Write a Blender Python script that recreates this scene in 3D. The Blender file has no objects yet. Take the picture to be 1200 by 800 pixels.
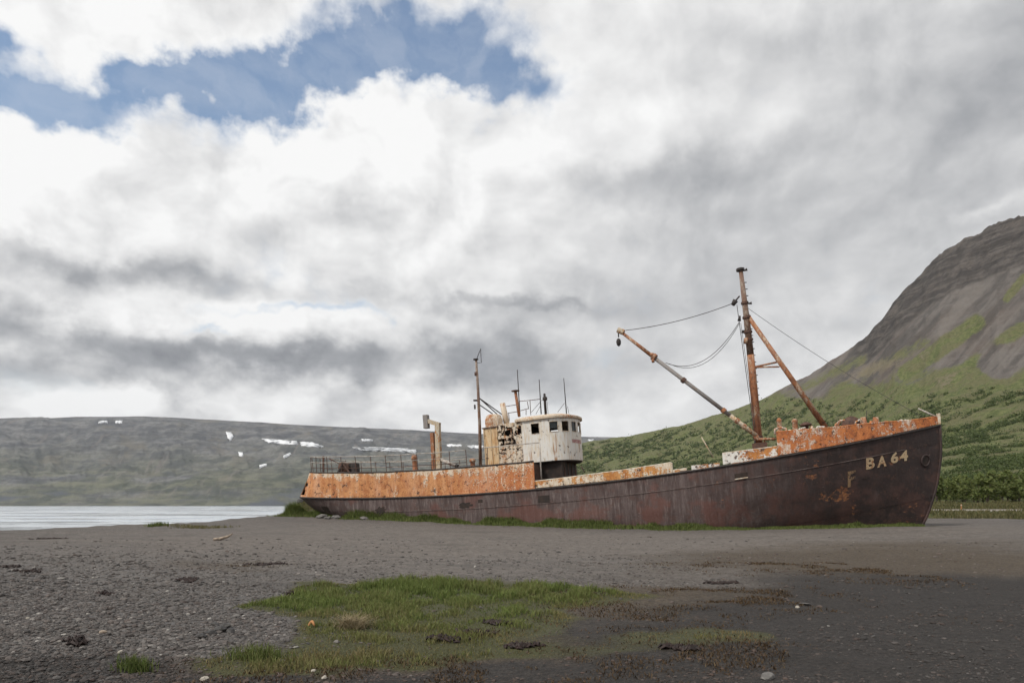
import bpy, math, random
import numpy as np
from mathutils import Matrix, Vector

random.seed(7)
RNG = np.random.default_rng(11)
scene = bpy.context.scene
COL = scene.collection
R = math.radians

# ------------------------------------------------------------------ camera
F, HY, EZ = 850.0, 592.0, 1.6            # focal length in photo pixels, horizon row, eye height
cam_d = bpy.data.cameras.new('camera')
cam_d.sensor_width = 36.0
cam_d.lens = 36.0 * F / 1200.0
cam_d.shift_y = (HY - 400.0) / 1200.0
cam_d.clip_start = 0.1
cam_d.clip_end = 30000.0
cam = bpy.data.objects.new('camera', cam_d)
cam.location = (0, 0, EZ)
cam.rotation_euler = (R(90), 0, 0)
COL.objects.link(cam)
scene.camera = cam

# ------------------------------------------------------------------ render settings, exposure
scene.view_settings.view_transform = 'Standard'
scene.view_settings.look = 'None'
scene.view_settings.exposure = 0.0
scene.view_settings.gamma = 1.0
scene.render.engine = 'CYCLES'
cy = scene.cycles
cy.use_denoising = True
cy.use_adaptive_sampling = True
cy.adaptive_threshold = 0.025
cy.max_bounces = 6
cy.diffuse_bounces = 3
cy.glossy_bounces = 3
cy.transmission_bounces = 4
cy.volume_bounces = 0
cy.transparent_max_bounces = 6
cy.caustics_reflective = False
cy.caustics_refractive = False

SUN_EL, SUN_AZ = R(46), R(-128)           # azimuth measured from +Y (view direction) to the right


# ------------------------------------------------------------------ node helpers
class NT:
    def __init__(self, tree):
        self.t = tree
        tree.nodes.clear()

    def n(self, kind, **kw):
        nd = self.t.nodes.new(kind)
        for k, v in kw.items():
            setattr(nd, k, v)
        return nd

    def put(self, sock, v):
        if v is None:
            return
        if isinstance(v, bpy.types.NodeSocket):
            self.t.links.new(v, sock)
        else:
            if isinstance(v, (tuple, list)) and sock.type == 'RGBA' and len(v) == 3:
                v = (*v, 1.0)
            sock.default_value = v

    def m(self, op, a, b=None, c=None, clamp=False):
        nd = self.n('ShaderNodeMath', operation=op, use_clamp=clamp)
        for i, v in enumerate((a, b, c)):
            self.put(nd.inputs[i], v)
        return nd.outputs[0]

    def add(self, a, b): return self.m('ADD', a, b)
    def sub(self, a, b): return self.m('SUBTRACT', a, b)
    def mul(self, a, b): return self.m('MULTIPLY', a, b)

    def step(self, x, lo, hi, to0=0.0, to1=1.0):
        nd = self.n('ShaderNodeMapRange', interpolation_type='SMOOTHSTEP')
        for i, v in enumerate((x, lo, hi, to0, to1)):
            self.put(nd.inputs[i], v)
        return nd.outputs[0]

    def lin(self, x, lo, hi, to0=0.0, to1=1.0):
        nd = self.n('ShaderNodeMapRange')
        for i, v in enumerate((x, lo, hi, to0, to1)):
            self.put(nd.inputs[i], v)
        return nd.outputs[0]

    def mix(self, f, a, b):
        nd = self.n('ShaderNodeMix', data_type='RGBA')
        self.put(nd.inputs[0], f); self.put(nd.inputs[6], a); self.put(nd.inputs[7], b)
        return nd.outputs[2]

    def vec(self, x, y, z):
        nd = self.n('ShaderNodeCombineXYZ')
        for i, v in enumerate((x, y, z)):
            self.put(nd.inputs[i], v)
        return nd.outputs[0]

    def sep(self, v):
        nd = self.n('ShaderNodeSeparateXYZ'); self.put(nd.inputs[0], v)
        return nd.outputs

    def map(self, v, scale=(1, 1, 1), loc=(0, 0, 0), rot=(0, 0, 0)):
        nd = self.n('ShaderNodeMapping'); self.put(nd.inputs[0], v)
        nd.inputs['Location'].default_value = loc
        nd.inputs['Rotation'].default_value = rot
        nd.inputs['Scale'].default_value = scale
        return nd.outputs[0]

    def noise(self, v, scale, detail=4.0, rough=0.5, dist=0.0, color=False, dims='3D'):
        nd = self.n('ShaderNodeTexNoise', noise_dimensions=dims); self.put(nd.inputs['Vector'], v)
        self.put(nd.inputs['Scale'], scale)
        nd.inputs['Detail'].default_value = detail
        nd.inputs['Roughness'].default_value = rough
        nd.inputs['Distortion'].default_value = dist
        return nd.outputs['Color' if color else 'Fac']

    def voro(self, v, scale, feature='F1', out='Distance', rand=1.0):
        nd = self.n('ShaderNodeTexVoronoi', feature=feature); self.put(nd.inputs['Vector'], v)
        nd.inputs['Scale'].default_value = scale
        nd.inputs['Randomness'].default_value = rand
        return nd.outputs[out]

    def attr(self, name, out='Fac'):
        return self.n('ShaderNodeAttribute', attribute_name=name).outputs[out]

    def bump(self, h, strength=0.5, dist=0.02, normal=None):
        nd = self.n('ShaderNodeBump'); self.put(nd.inputs['Height'], h)
        nd.inputs['Strength'].default_value = strength
        nd.inputs['Distance'].default_value = dist
        if normal is not None:
            self.put(nd.inputs['Normal'], normal)
        return nd.outputs[0]


# ------------------------------------------------------------------ world: sky with broken cloud
def dir_of(px, py):
    """azimuth and elevation of a point of the sky, in the photo's pixel grid"""
    az = math.atan((px - 600) / F)
    return az, math.atan((HY - py) / F * math.cos(az))


def build_world():
    world = bpy.data.worlds.new('World')
    scene.world = world
    world.use_nodes = True
    T = NT(world.node_tree)
    sky = T.n('ShaderNodeTexSky', sky_type='NISHITA')
    sky.sun_disc = False
    sky.sun_elevation = SUN_EL
    sky.sun_rotation = SUN_AZ
    sky.air_density = 1.3
    sky.dust_density = 0.3
    sky.ozone_density = 2.5
    d = T.n('ShaderNodeTexCoord').outputs['Generated']
    x, y, z = T.sep(d)
    az = T.m('ARCTAN2', x, y)
    el = T.m('ABSOLUTE', T.m('ARCSINE', z))
    p0 = T.vec(az, T.mul(el, 1.3), 0.0)
    wx, wy, wz = T.sep(T.noise(p0, 4.5, 4, 0.55, color=True, dims='2D'))
    azw = T.add(az, T.mul(T.sub(wx, 0.5), 0.20))
    elw = T.add(el, T.mul(T.sub(wy, 0.5), 0.13))
    vx, vy, vz = T.sep(T.noise(p0, 19.0, 4, 0.62, color=True, dims='2D'))
    azd = T.add(azw, T.mul(T.sub(vx, 0.5), 0.05))
    eld = T.add(elw, T.mul(T.sub(vy, 0.5), 0.04))

    def blob(px, py, rx, ry, k=1.0, slope=0.0):
        a0, e0 = dir_of(px, py)
        ca = math.cos(a0)
        ra, re = rx / F * ca * ca, ry / F * ca
        da = T.sub(azd, a0)
        de = T.sub(eld, e0)
        if slope:
            de = T.m('MULTIPLY_ADD', da, -slope, de)
        da = T.mul(da, 1 / ra); de = T.mul(de, 1 / re)
        r2 = T.m('MULTIPLY_ADD', da, da, T.mul(de, de))
        return T.mul(T.m('EXPONENT', T.mul(r2, -1.0)), k)

    def total(items):
        s = None
        for it in items:
            b = blob(*it)
            s = b if s is None else T.add(s, b)
        return s

    # fractal noise, a little finer towards the horizon as a cloud deck seen at a slant
    flat = T.mul(T.m('POWER', T.add(el, 0.05), 0.8), 1.35)
    azh = T.m('MULTIPLY_ADD', T.sub(wx, 0.5), 0.09, az)
    pc = T.vec(azh, flat, 0.3)
    n1 = T.noise(pc, 4.6, 8, 0.54, dims='2D')
    n1b = T.noise(T.vec(T.add(azh, -0.020), T.add(flat, 0.034), 0.3), 4.6, 5, 0.5, dims='2D')
    n2 = T.noise(T.vec(azh, T.mul(flat, 1.2), 7.7), 2.1, 4, 0.5, dims='2D')
    n3 = T.noise(T.vec(azd, flat, 3.1), 15.0, 5, 0.55, dims='2D')

    # where the cloud opens on blue
    gap = total([
        (30, 124, 150, 24, 1.25), (210, 120, 130, 20, 1.25, 0.12), (360, 103, 110, 20, 1.05, 0.12),
        (480, 82, 90, 26, 1.0, 0.12), (590, 78, 80, 24, 0.80), (18, 48, 55, 20, 1.05), (420, 55, 50, 26, 0.55), (540, 38, 70, 26, 0.72),
        (560, 4, 50, 22, 0.45), (370, 369, 110, 8, 0.42, 0.12), (270, 399, 60, 6, 0.40),
        (-300, 130, 240, 60, 0.8), (1700, -100, 300, 120, 0.7)])
    cov = T.add(T.sub(1.0, gap), T.add(T.mul(T.sub(n1, 0.5), 1.25), T.mul(T.sub(n3, 0.5), 0.55)))
    veil = T.step(n3, 0.30, 0.75, 0.06, 0.20)                  # thin high veil over the blue
    cloud = T.m('MAXIMUM', T.step(cov, -0.08, 0.82), veil)

    # light and grey banks
    light = total([
        (190, 58, 170, 42, 0.16), (300, 190, 420, 60, 0.12, 0.1), (650, 150, 240, 80, 0.10),
        (120, 262, 260, 40, 0.10), (250, 372, 200, 16, 0.16), (590, 485, 130, 22, 0.14), (60, 462, 150, 16, 0.14), (640, 400, 50, 30, 0.10),
        (1165, 236, 60, 12, 0.16), (740, 470, 80, 30, 0.10)])
    grey = total([
        (140, 318, 330, 17, 0.22, -0.03), (60, 402, 140, 24, 0.40, -0.12), (250, 422, 110, 18, 0.36), (370, 438, 100, 24, 0.46), (150, 445, 120, 14, 0.20),
        (535, 418, 80, 30, 0.54), (580, 357, 90, 9, 0.24), (790, 218, 110, 34, 0.27), (650, 228, 60, 20, 0.14),
        (1120, 120, 240, 95, 0.30), (960, 300, 320, 110, 0.13), (640, 455, 100, 36, 0.16), (1000, 30, 320, 40, 0.08),
        (770, 370, 160, 60, 0.14), (225, 180, 36, 13, 0.12), (370, 248, 60, 14, 0.08), (20, 300, 120, 20, 0.06), (820, 420, 150, 60, 0.08)])
    soft = T.step(az, -0.25, 0.25, 1.0, 0.62)                 # the deck is smoother to the right, away from the sun
    relief = T.mul(T.mul(T.sub(n1, n1b), 1.35), soft)
    b = T.add(T.add(0.838, light), T.mul(grey, -1.0))
    b = T.add(b, relief)
    b = T.add(b, T.mul(T.sub(n2, 0.5), 0.20))
    b = T.add(b, T.mul(T.mul(T.sub(n3, 0.5), 0.20), soft))
    edge = T.step(cov, 0.3, 0.95, 0.12, 0.0)
    b = T.add(b, edge)
    ramp = T.n('ShaderNodeValToRGB')
    T.put(ramp.inputs[0], b)
    cr = ramp.color_ramp
    cr.interpolation = 'LINEAR'
    e = cr.elements
    e[0].position = 0.15; e[0].color = (0.22, 0.23, 0.25, 1)
    e[1].position = 1.04; e[1].color = (0.97, 0.97, 0.965, 1)
    for pos, c in ((0.42, (0.375, 0.385, 0.405)), (0.62, (0.575, 0.58, 0.59)), (0.82, (0.80, 0.80, 0.80))):
        q = e.new(pos); q.color = (*c, 1)
    bg_sky = T.n('ShaderNodeBackground')
    T.put(bg_sky.inputs[0], sky.outputs[0])
    bg_sky.inputs[1].default_value = 0.13
    bg_cl = T.n('ShaderNodeBackground')
    T.put(bg_cl.inputs[0], ramp.outputs[0])
    bg_cl.inputs[1].default_value = 1.0
    ms = T.n('ShaderNodeMixShader')
    T.put(ms.inputs[0], cloud)
    T.t.links.new(bg_sky.outputs[0], ms.inputs[1])
    T.t.links.new(bg_cl.outputs[0], ms.inputs[2])
    out = T.n('ShaderNodeOutputWorld')
    T.t.links.new(ms.outputs[0], out.inputs[0])
    world.cycles.sampling_method = 'MANUAL'
    world.cycles.sample_map_resolution = 512


build_world()

# ------------------------------------------------------------------ sun, soft behind thin cloud
sun_d = bpy.data.lights.new('sun', 'SUN')
sun_d.energy = 2.8
sun_d.angle = R(10)
sun_d.color = (1.0, 0.95, 0.88)
sun = bpy.data.objects.new('sun', sun_d)
sdir = Vector((math.sin(SUN_AZ) * math.cos(SUN_EL), math.cos(SUN_AZ) * math.cos(SUN_EL), math.sin(SUN_EL)))
sun.rotation_euler = sdir.to_track_quat('Z', 'Y').to_euler()
COL.objects.link(sun)


# ================================================================== mesh helpers
def mesh_np(name, verts, faces, smooth=False):
    """verts (n,3); faces: (m,k) int array or a list of index lists"""
    me = bpy.data.meshes.new(name)
    v = np.ascontiguousarray(np.asarray(verts, dtype=np.float32).reshape(-1, 3))
    if isinstance(faces, np.ndarray):
        m, k = faces.shape
        me.vertices.add(len(v)); me.vertices.foreach_set('co', v.ravel())
        me.loops.add(m * k); me.loops.foreach_set('vertex_index', np.ascontiguousarray(faces, dtype=np.int32).ravel())
        me.polygons.add(m)
        me.polygons.foreach_set('loop_start', np.arange(0, m * k, k, dtype=np.int32))
        me.polygons.foreach_set('use_smooth', np.full(m, smooth, dtype=bool))
        me.update(calc_edges=True)
    else:
        me.from_pydata(v.tolist(), [], faces)
        if smooth:
            me.polygons.foreach_set('use_smooth', np.full(len(me.polygons), True, dtype=bool))
        me.update()
    me.validate()
    return me


def set_attr(me, name, values):
    a = me.attributes.new(name, 'FLOAT', 'POINT')
    a.data.foreach_set('value', np.ascontiguousarray(values, dtype=np.float32))


def link(name, me, mat=None, parent=None, **props):
    o = bpy.data.objects.new(name, me)
    if mat is not None and len(me.materials) == 0:
        me.materials.append(mat)
    if parent is not None:
        o.parent = parent
    for k, v in props.items():
        o[k] = v
    COL.objects.link(o)
    return o


class MB:
    """collects simple solids into ONE mesh"""
    def __init__(self):
        self.v, self.f = [], []

    def addvf(self, v, f):
        o = len(self.v)
        self.v += [tuple(map(float, p)) for p in v]
        self.f += [[i + o for i in q] for q in f]
        return self

    def box(self, c, size, rot=None):
        sx, sy, sz = (s / 2 for s in size)
        pts = [Vector((i * sx, j * sy, k * sz)) for k in (-1, 1) for j in (-1, 1) for i in (-1, 1)]
        if rot is not None:
            pts = [rot @ p for p in pts]
        pts = [p + Vector(c) for p in pts]
        return self.addvf(pts, [[0, 2, 3, 1], [4, 5, 7, 6], [0, 1, 5, 4], [2, 6, 7, 3], [0, 4, 6, 2], [1, 3, 7, 5]])

    def tube(self, pts, rad, seg=8, cap=True):
        pts = [Vector(p) for p in pts]
        n = len(pts)
        rads = [rad] * n if isinstance(rad, (int, float)) else list(rad)
        rings = []
        for i, p in enumerate(pts):
            d = (pts[min(i + 1, n - 1)] - pts[max(i - 1, 0)]).normalized()
            up = Vector((0, 1, 0)) if abs(d.y) < 0.9 else Vector((1, 0, 0))
            a = d.cross(up).normalized(); b = d.cross(a).normalized()
            rings.append([p + (a * math.cos(t) + b * math.sin(t)) * rads[i] for t in (2 * math.pi * k / seg for k in range(seg))])
        v = [q for r in rings for q in r]
        f = []
        for i in range(n - 1):
            for k in range(seg):
                k2 = (k + 1) % seg
                f.append([i * seg + k, i * seg + k2, (i + 1) * seg + k2, (i + 1) * seg + k])
        if cap:
            f.append(list(range(seg))[::-1]); f.append([(n - 1) * seg + k for k in range(seg)])
        return self.addvf(v, f)

    def lathe(self, base, prof, seg=14, axis='Z'):
        """prof: (radius, height) pairs along the axis"""
        v, f = [], []
        n = len(prof)
        for r, h in prof:
            for k in range(seg):
                t = 2 * math.pi * k / seg
                q = (r * math.cos(t), r * math.sin(t), h)
                if axis == 'Y': q = (q[0], q[2], q[1])
                if axis == 'X': q = (q[2], q[0], q[1])
                v.append((base[0] + q[0], base[1] + q[1], base[2] + q[2]))
        for i in range(n - 1):
            for k in range(seg):
                k2 = (k + 1) % seg
                f.append([i * seg + k, i * seg + k2, (i + 1) * seg + k2, (i + 1) * seg + k])
        f.append(list(range(seg))[::-1]); f.append([(n - 1) * seg + k for k in range(seg)])
        return self.addvf(v, f)

    def build(self, name, mat, parent=None, smooth=False, **props):
        return link(name, mesh_np(name, self.v, self.f, smooth), mat, parent, **props)


# numpy noise ------------------------------------------------------
def _hash(ix, iy, seed):
    h = (ix.astype(np.int64) * 374761393 + iy.astype(np.int64) * 668265263 + seed * 1442695041) & 0xFFFFFFFF
    h = ((h ^ (h >> 13)) * 1274126177) & 0xFFFFFFFF
    return ((h ^ (h >> 16)) & 0xFFFF) / 65535.0


def vnoise(x, y, seed=0):
    x = np.asarray(x, float); y = np.asarray(y, float)
    ix, iy = np.floor(x), np.floor(y)
    fx, fy = x - ix, y - iy
    ux, uy = fx * fx * fx * (fx * (fx * 6 - 15) + 10), fy * fy * fy * (fy * (fy * 6 - 15) + 10)
    a, b = _hash(ix, iy, seed), _hash(ix + 1, iy, seed)
    c, d = _hash(ix, iy + 1, seed), _hash(ix + 1, iy + 1, seed)
    return (a + (b - a) * ux) * (1 - uy) + (c + (d - c) * ux) * uy


def fbm(x, y, octs=5, seed=0, rough=0.5):
    s, amp, tot = 0.0, 1.0, 0.0
    for i in range(octs):
        s = s + amp * vnoise(np.asarray(x) * 2 ** i + 17.3 * i, np.asarray(y) * 2 ** i - 9.1 * i, seed + i)
        tot += amp; amp *= rough
    return s / tot


def sstep(a, b, x):
    t = np.clip((np.asarray(x, float) - a) / (b - a), 0, 1)
    return t * t * (3 - 2 * t)


def grid_faces(nr, nc, wrap=False):
    i = np.arange(nr - 1)[:, None]; j = np.arange(nc if wrap else nc - 1)[None, :]
    j2 = (j + 1) % nc
    return np.stack([i * nc + j, i * nc + j2, (i + 1) * nc + j2, (i + 1) * nc + j], -1).reshape(-1, 4)


# ================================================================== materials
def new_mat(name):
    m = bpy.data.materials.new(name)
    m.use_nodes = True
    T = NT(m.node_tree)
    out = T.n('ShaderNodeOutputMaterial')
    b = T.n('ShaderNodeBsdfPrincipled')
    T.t.links.new(b.outputs[0], out.inputs[0])
    b.inputs['Specular IOR Level'].default_value = 0.3
    return m, T, b


def obj_co(T):
    return T.n('ShaderNodeTexCoord').outputs['Object']


def pos_co(T):
    return T.n('ShaderNodeNewGeometry').outputs['Position']


def rust_mat(name, rust=(0.42, 0.155, 0.040), rust2=(0.24, 0.075, 0.028), paint=(0.60, 0.57, 0.52), dark=(0.06, 0.032, 0.024),
             paint_amt=0.5, streak=0.5, pit=0.5, scale=1.0, stain=(0.45, 0.24, 0.08), rough=0.8, fringe=False, runs=0.0):
    """peeling paint over rust: paint_amt 0..1 is how much paint still holds"""
    m, T, b = new_mat(name)
    co = obj_co(T)
    st = T.map(co, scale=(1.0, 1.0, 0.16))
    big = T.noise(co, 0.55 * scale, 5, 0.6)
    med = T.noise(co, 2.6 * scale, 8, 0.65)
    fine = T.noise(co, 11.0 * scale, 8, 0.7)
    strk = T.noise(st, 3.2 * scale, 6, 0.6)
    strk2 = T.noise(st, 9.0 * scale, 5, 0.6)
    base = T.mix(T.step(med, 0.36, 0.66), rust, rust2)
    base = T.mix(T.mul(T.step(strk, 0.42, 0.72), 0.55), base, (rust[0] * 1.25, rust[1] * 1.5, rust[2] * 2.0))
    base = T.mix(T.mul(T.step(strk2, 0.54, 0.72), 0.6 * streak), base, (rust2[0] * 0.75, rust2[1] * 0.7, rust2[2] * 0.7))
    base = T.mix(T.mul(T.step(T.noise(st, 1.3 * scale, 4, 0.6), 0.5, 0.68), 0.6 * streak), base, (rust[0] * 1.15, rust[1] * 1.45, rust[2] * 2.2))
    base = T.mix(T.mul(T.step(fine, 0.49, 0.68), 0.75), base, (rust2[0] * 0.6, rust2[1] * 0.6, rust2[2] * 0.6))
    # paint that still holds
    pm = T.add(T.add(T.mul(big, 0.45), T.mul(med, 0.35)), T.mul(strk, 0.35 * streak))
    pm = T.add(pm, T.mul(T.sub(fine, .5), 0.36))
    if fringe:                                       # paint hangs on under the deck edge; plates redden forward
        fx, fy, fz = T.sep(co)
        up = T.attr('hfrac')                         # height within the plating band
        pm = T.add(pm, T.step(up, .55, 1.0, -.03, .085))
        aft = T.step(T.add(fx, T.mul(T.sub(med, .5), 5.0)), 12.0, 18.5)
        base = T.mix(T.mul(aft, T.step(fine, .40, .60)), base, (.40, .105, .035))
        pm = T.add(pm, T.mul(T.mul(aft, T.sub(fine, .5)), .9))
    ctr = 0.5 * (0.8 + 0.35 * streak)
    lo = ctr + (0.5 - paint_amt) * 0.55
    pmask = T.step(pm, lo - 0.018, lo + 0.018)
    ptint = T.mix(T.step(strk2, 0.42, 0.75), paint, stain)
    ptint = T.mix(T.mul(T.step(big, 0.35, 0.65), 0.25), ptint, (paint[0] * 0.75, paint[1] * 0.74, paint[2] * 0.73))
    colr = T.mix(pmask, base, ptint)
    if runs:                                         # rust weeping down the paint from seams and bolts
        rn = T.noise(T.map(co, scale=(1.0, 1.0, 0.06)), 4.2 * scale, 4, 0.55)
        rm = T.mul(T.step(rn, 0.57, 0.65), T.step(T.noise(co, 1.1 * scale, 4, .6), 0.38, 0.56))
        colr = T.mix(T.mul(rm, runs), colr, T.mix(fine, (0.42, 0.21, 0.075), (0.20, 0.085, 0.035)))
    pits = T.step(T.add(T.noise(co, 4.4 * scale, 6, 0.7), T.mul(med, 0.3)), 0.80 - 0.13 * pit, 0.83 - 0.13 * pit)
    colr = T.mix(T.mul(pits, 0.9), colr, dark)
    T.put(b.inputs['Base Color'], colr)
    b.inputs['Roughness'].default_value = rough
    h = T.add(T.add(T.mul(pmask, 0.5), T.mul(fine, 0.5)), T.mul(pits, -0.8))
    T.put(b.inputs['Normal'], T.bump(h, 0.6, 0.03))
    return m


def hull_mat():
    m, T, b = new_mat('weathered_hull_plate')
    co = obj_co(T)
    sx, sy, sz = T.sep(co)
    st = T.map(co, scale=(1.0, 1.0, 0.13))
    rnd = T.n('ShaderNodeObjectInfo').outputs['Random']
    med = T.noise(co, 1.4, 8, 0.65)
    fine = T.noise(co, 8.0, 8, 0.72)
    strk = T.noise(st, 3.0, 7, 0.65)
    strk2 = T.noise(st, 10.0, 5, 0.65)
    # grey chalked plates amidships, black paint with tar left round the bow
    fwd = T.step(T.add(sx, T.mul(T.sub(med, 0.5), 7.0)), 27.5, 36.0)
    a = T.mix(T.step(strk, 0.36, 0.66), (0.056, 0.036, 0.033), (0.110, 0.082, 0.077))
    a = T.mix(T.mul(T.step(strk2, 0.46, 0.76), 0.7), a, (0.225, 0.188, 0.176))
    a = T.mix(T.mul(T.step(T.noise(co, 3.2, 7, .75), 0.52, 0.62), 0.6), a, (0.092, 0.046, 0.034))
    a = T.mix(T.mul(T.step(T.noise(co, 22.0, 4, .7), 0.52, 0.68), 0.6), a, (0.050, 0.030, 0.028))
    a = T.mix(T.mul(T.step(fine, 0.52, 0.74), 0.75), a, (0.045, 0.026, 0.024))
    k = T.mix(T.step(med, 0.4, 0.68), (0.022, 0.015, 0.014), (0.050, 0.030, 0.026))
    k = T.mix(T.mul(T.step(T.noise(co, 3.2, 7, .75), 0.54, 0.63), 0.6), k, (0.085, 0.042, 0.028))
    k = T.mix(T.mul(T.step(strk, 0.55, 0.75), 0.6), k, (0.080, 0.060, 0.058))
    c = T.mix(fwd, a, k)
    c = T.mix(T.mul(rnd, 0.22), c, (0.05, 0.034, 0.033))
    # red lead showing low on the side, rust breaking through in patches
    red = T.mul(T.step(T.add(T.noise(co, 0.7, 5, 0.6), T.mul(sz, -0.035)), 0.56, 0.70), T.lin(fwd, 0.0, 1.0, 0.6, 0.15))
    c = T.mix(red, c, (0.125, 0.048, 0.036))
    pat = T.add(T.mul(T.noise(co, 0.62, 6, 0.62), 0.7), T.mul(T.noise(T.map(co, scale=(0.7, 0.7, 1.6)), 3.0, 8, 0.7), 0.3))
    lo = T.lin(sx, 26.0, 34.0, 0.655, 0.602)
    pm = T.step(pat, lo, T.add(lo, 0.022))
    c = T.mix(T.mul(pm, 0.9), c, T.mix(T.step(fine, 0.42, 0.60), (0.26, 0.112, 0.045), (0.11, 0.045, 0.026)))
    chip = T.step(T.noise(T.map(co, scale=(1, 1, 2.2)), 2.3, 9, 0.72), 0.672, 0.69)
    c = T.mix(T.mul(chip, 0.7), c, (0.27, 0.21, 0.175))
    T.put(b.inputs['Base Color'], c)
    T.put(b.inputs['Roughness'], T.lin(fine, 0.3, 0.7, 0.50, 0.80))
    b.inputs['Specular IOR Level'].default_value = 0.35
    h = T.add(T.mul(fine, 0.6), T.add(T.mul(med, 0.9), T.mul(pm, -0.25)))
    T.put(b.inputs['Normal'], T.bump(h, 0.5, 0.05))
    return m


def plain_mat(name, a, b2, rough=0.7, scale=4.0, bump=0.2):
    m, T, b = new_mat(name)
    n = T.noise(obj_co(T), scale, 7, 0.65)
    T.put(b.inputs['Base Color'], T.mix(T.step(n, 0.38, 0.66), a, b2))
    b.inputs['Roughness'].default_value = rough
    T.put(b.inputs['Normal'], T.bump(n, bump, 0.02))
    return m


M = {}
M['hull'] = hull_mat()
M['quarter'] = rust_mat('orange_rusted_plate', rust=(0.50, 0.235, 0.095), rust2=(0.34, 0.125, 0.048), paint=(0.64, 0.54, 0.43), paint_amt=0.385, streak=1.0, pit=0.46, fringe=True)
M['mid'] = rust_mat('flaking_cream_paint', rust=(0.52, 0.24, 0.07), rust2=(0.36, 0.13, 0.04), paint=(0.68, 0.61, 0.50), paint_amt=0.50, streak=0.9, pit=0.40)
M['fore'] = rust_mat('blistered_rust', rust=(0.50, 0.175, 0.055), rust2=(0.28, 0.085, 0.035), paint=(0.68, 0.58, 0.50), paint_amt=0.44, streak=0.3, pit=0.45, scale=1.5)
M['foremid'] = rust_mat('flaking_white_over_rust', rust=(0.50, 0.21, 0.06), paint=(0.70, 0.68, 0.64), paint_amt=0.54, streak=0.1, pit=0.55, scale=0.9, stain=(0.62, 0.52, 0.42))
M['white'] = rust_mat('stained_white_paint', paint=(0.66, 0.645, 0.61), paint_amt=0.80, streak=1.0, pit=0.26, stain=(0.58, 0.47, 0.33), runs=0.85)
M['casing'] = rust_mat('ochre_stained_paint', paint=(0.60, 0.46, 0.29), paint_amt=0.70, streak=1.0, pit=0.40, stain=(0.46, 0.22, 0.06), runs=0.7)
M['corroded'] = rust_mat('corroded_shell', rust=(.44, .19, .07), paint=(0.60, 0.54, 0.45), paint_amt=0.66, streak=0.6, pit=0.75, scale=1.5, runs=0.6)
M['roof'] = rust_mat('rusty_roof', rust=(.40, .17, .07), paint=(0.60, 0.52, 0.42), paint_amt=0.60, streak=0.0, pit=0.3, scale=1.4)
M['mast'] = rust_mat('rusty_spar', rust=(0.36, 0.150, 0.065), rust2=(0.19, 0.080, 0.048), paint=(0.50, 0.40, 0.31), paint_amt=0.44, streak=0.7, pit=0.4, scale=1.8)
M['mastgrey'] = rust_mat('weathered_upper_spar', rust=(0.20, 0.115, 0.075), rust2=(0.12, 0.075, 0.055), paint=(0.30, 0.25, 0.21), paint_amt=0.48, streak=0.5, pit=0.5, scale=2.2, stain=(.26, .16, .10))
M['greyspar'] = rust_mat('grey_spar', paint=(0.24, 0.23, 0.225), paint_amt=0.86, streak=0.3, pit=0.3, scale=1.5, stain=(0.22, 0.16, 0.12))
M['davit'] = rust_mat('pale_davit_paint', paint=(0.48, 0.43, 0.34), paint_amt=0.62, streak=1.0, pit=0.3, scale=1.8)
M['seam'] = plain_mat('chalky_seam', (.17, .135, .125), (.07, .045, .040), scale=3)
M['ironbrown'] = plain_mat('brown_iron', (0.115, 0.062, 0.045), (0.055, 0.036, 0.030), scale=7)
M['irondark'] = plain_mat('dark_iron', (0.05, 0.042, 0.040), (0.022, 0.018, 0.017), scale=6)
M['railpale'] = plain_mat('pale_rail_paint', (0.46, 0.44, 0.41), (0.28, 0.22, 0.17), scale=5)
M['wire'] = plain_mat('steel_wire', (0.055, 0.052, 0.052), (0.085, 0.078, 0.075), scale=9)
M['interior'] = plain_mat('shaded_interior', (0.022, 0.017, 0.015), (0.04, 0.026, 0.02), scale=3)  # near-black colour holds the shade of interiors, recesses and openings
M['deck'] = plain_mat('rotten_deck', (0.10, 0.075, 0.06), (0.19, 0.11, 0.07), scale=3)
M['cream'] = plain_mat('cream_trim', (0.62, 0.58, 0.50), (0.42, 0.30, 0.19), scale=5)
M['letter'] = rust_mat('ochre_lettering', rust=(0.30, 0.15, 0.07), rust2=(0.20, 0.09, 0.045), paint=(0.44, 0.34, 0.22), paint_amt=0.60, streak=0.2, pit=0.25, scale=3.0, stain=(0.50, 0.36, 0.20))
M['ghost'] = rust_mat('faded_ochre', rust=(0.05, 0.032, 0.028), rust2=(0.035, 0.022, 0.02), paint=(0.23, 0.15, 0.085), paint_amt=0.55, streak=0.2, pit=0.3, scale=3.0, stain=(0.2, 0.12, 0.06))
M['redtext'] = plain_mat('faded_red_paint', (0.30, 0.12, 0.11), (0.48, 0.38, 0.35), scale=9)


# ================================================================== terrain
def at(px, py, Y):
    return np.array([(px - 600) / F * Y, Y, EZ + (HY - py) / F * Y])


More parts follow.
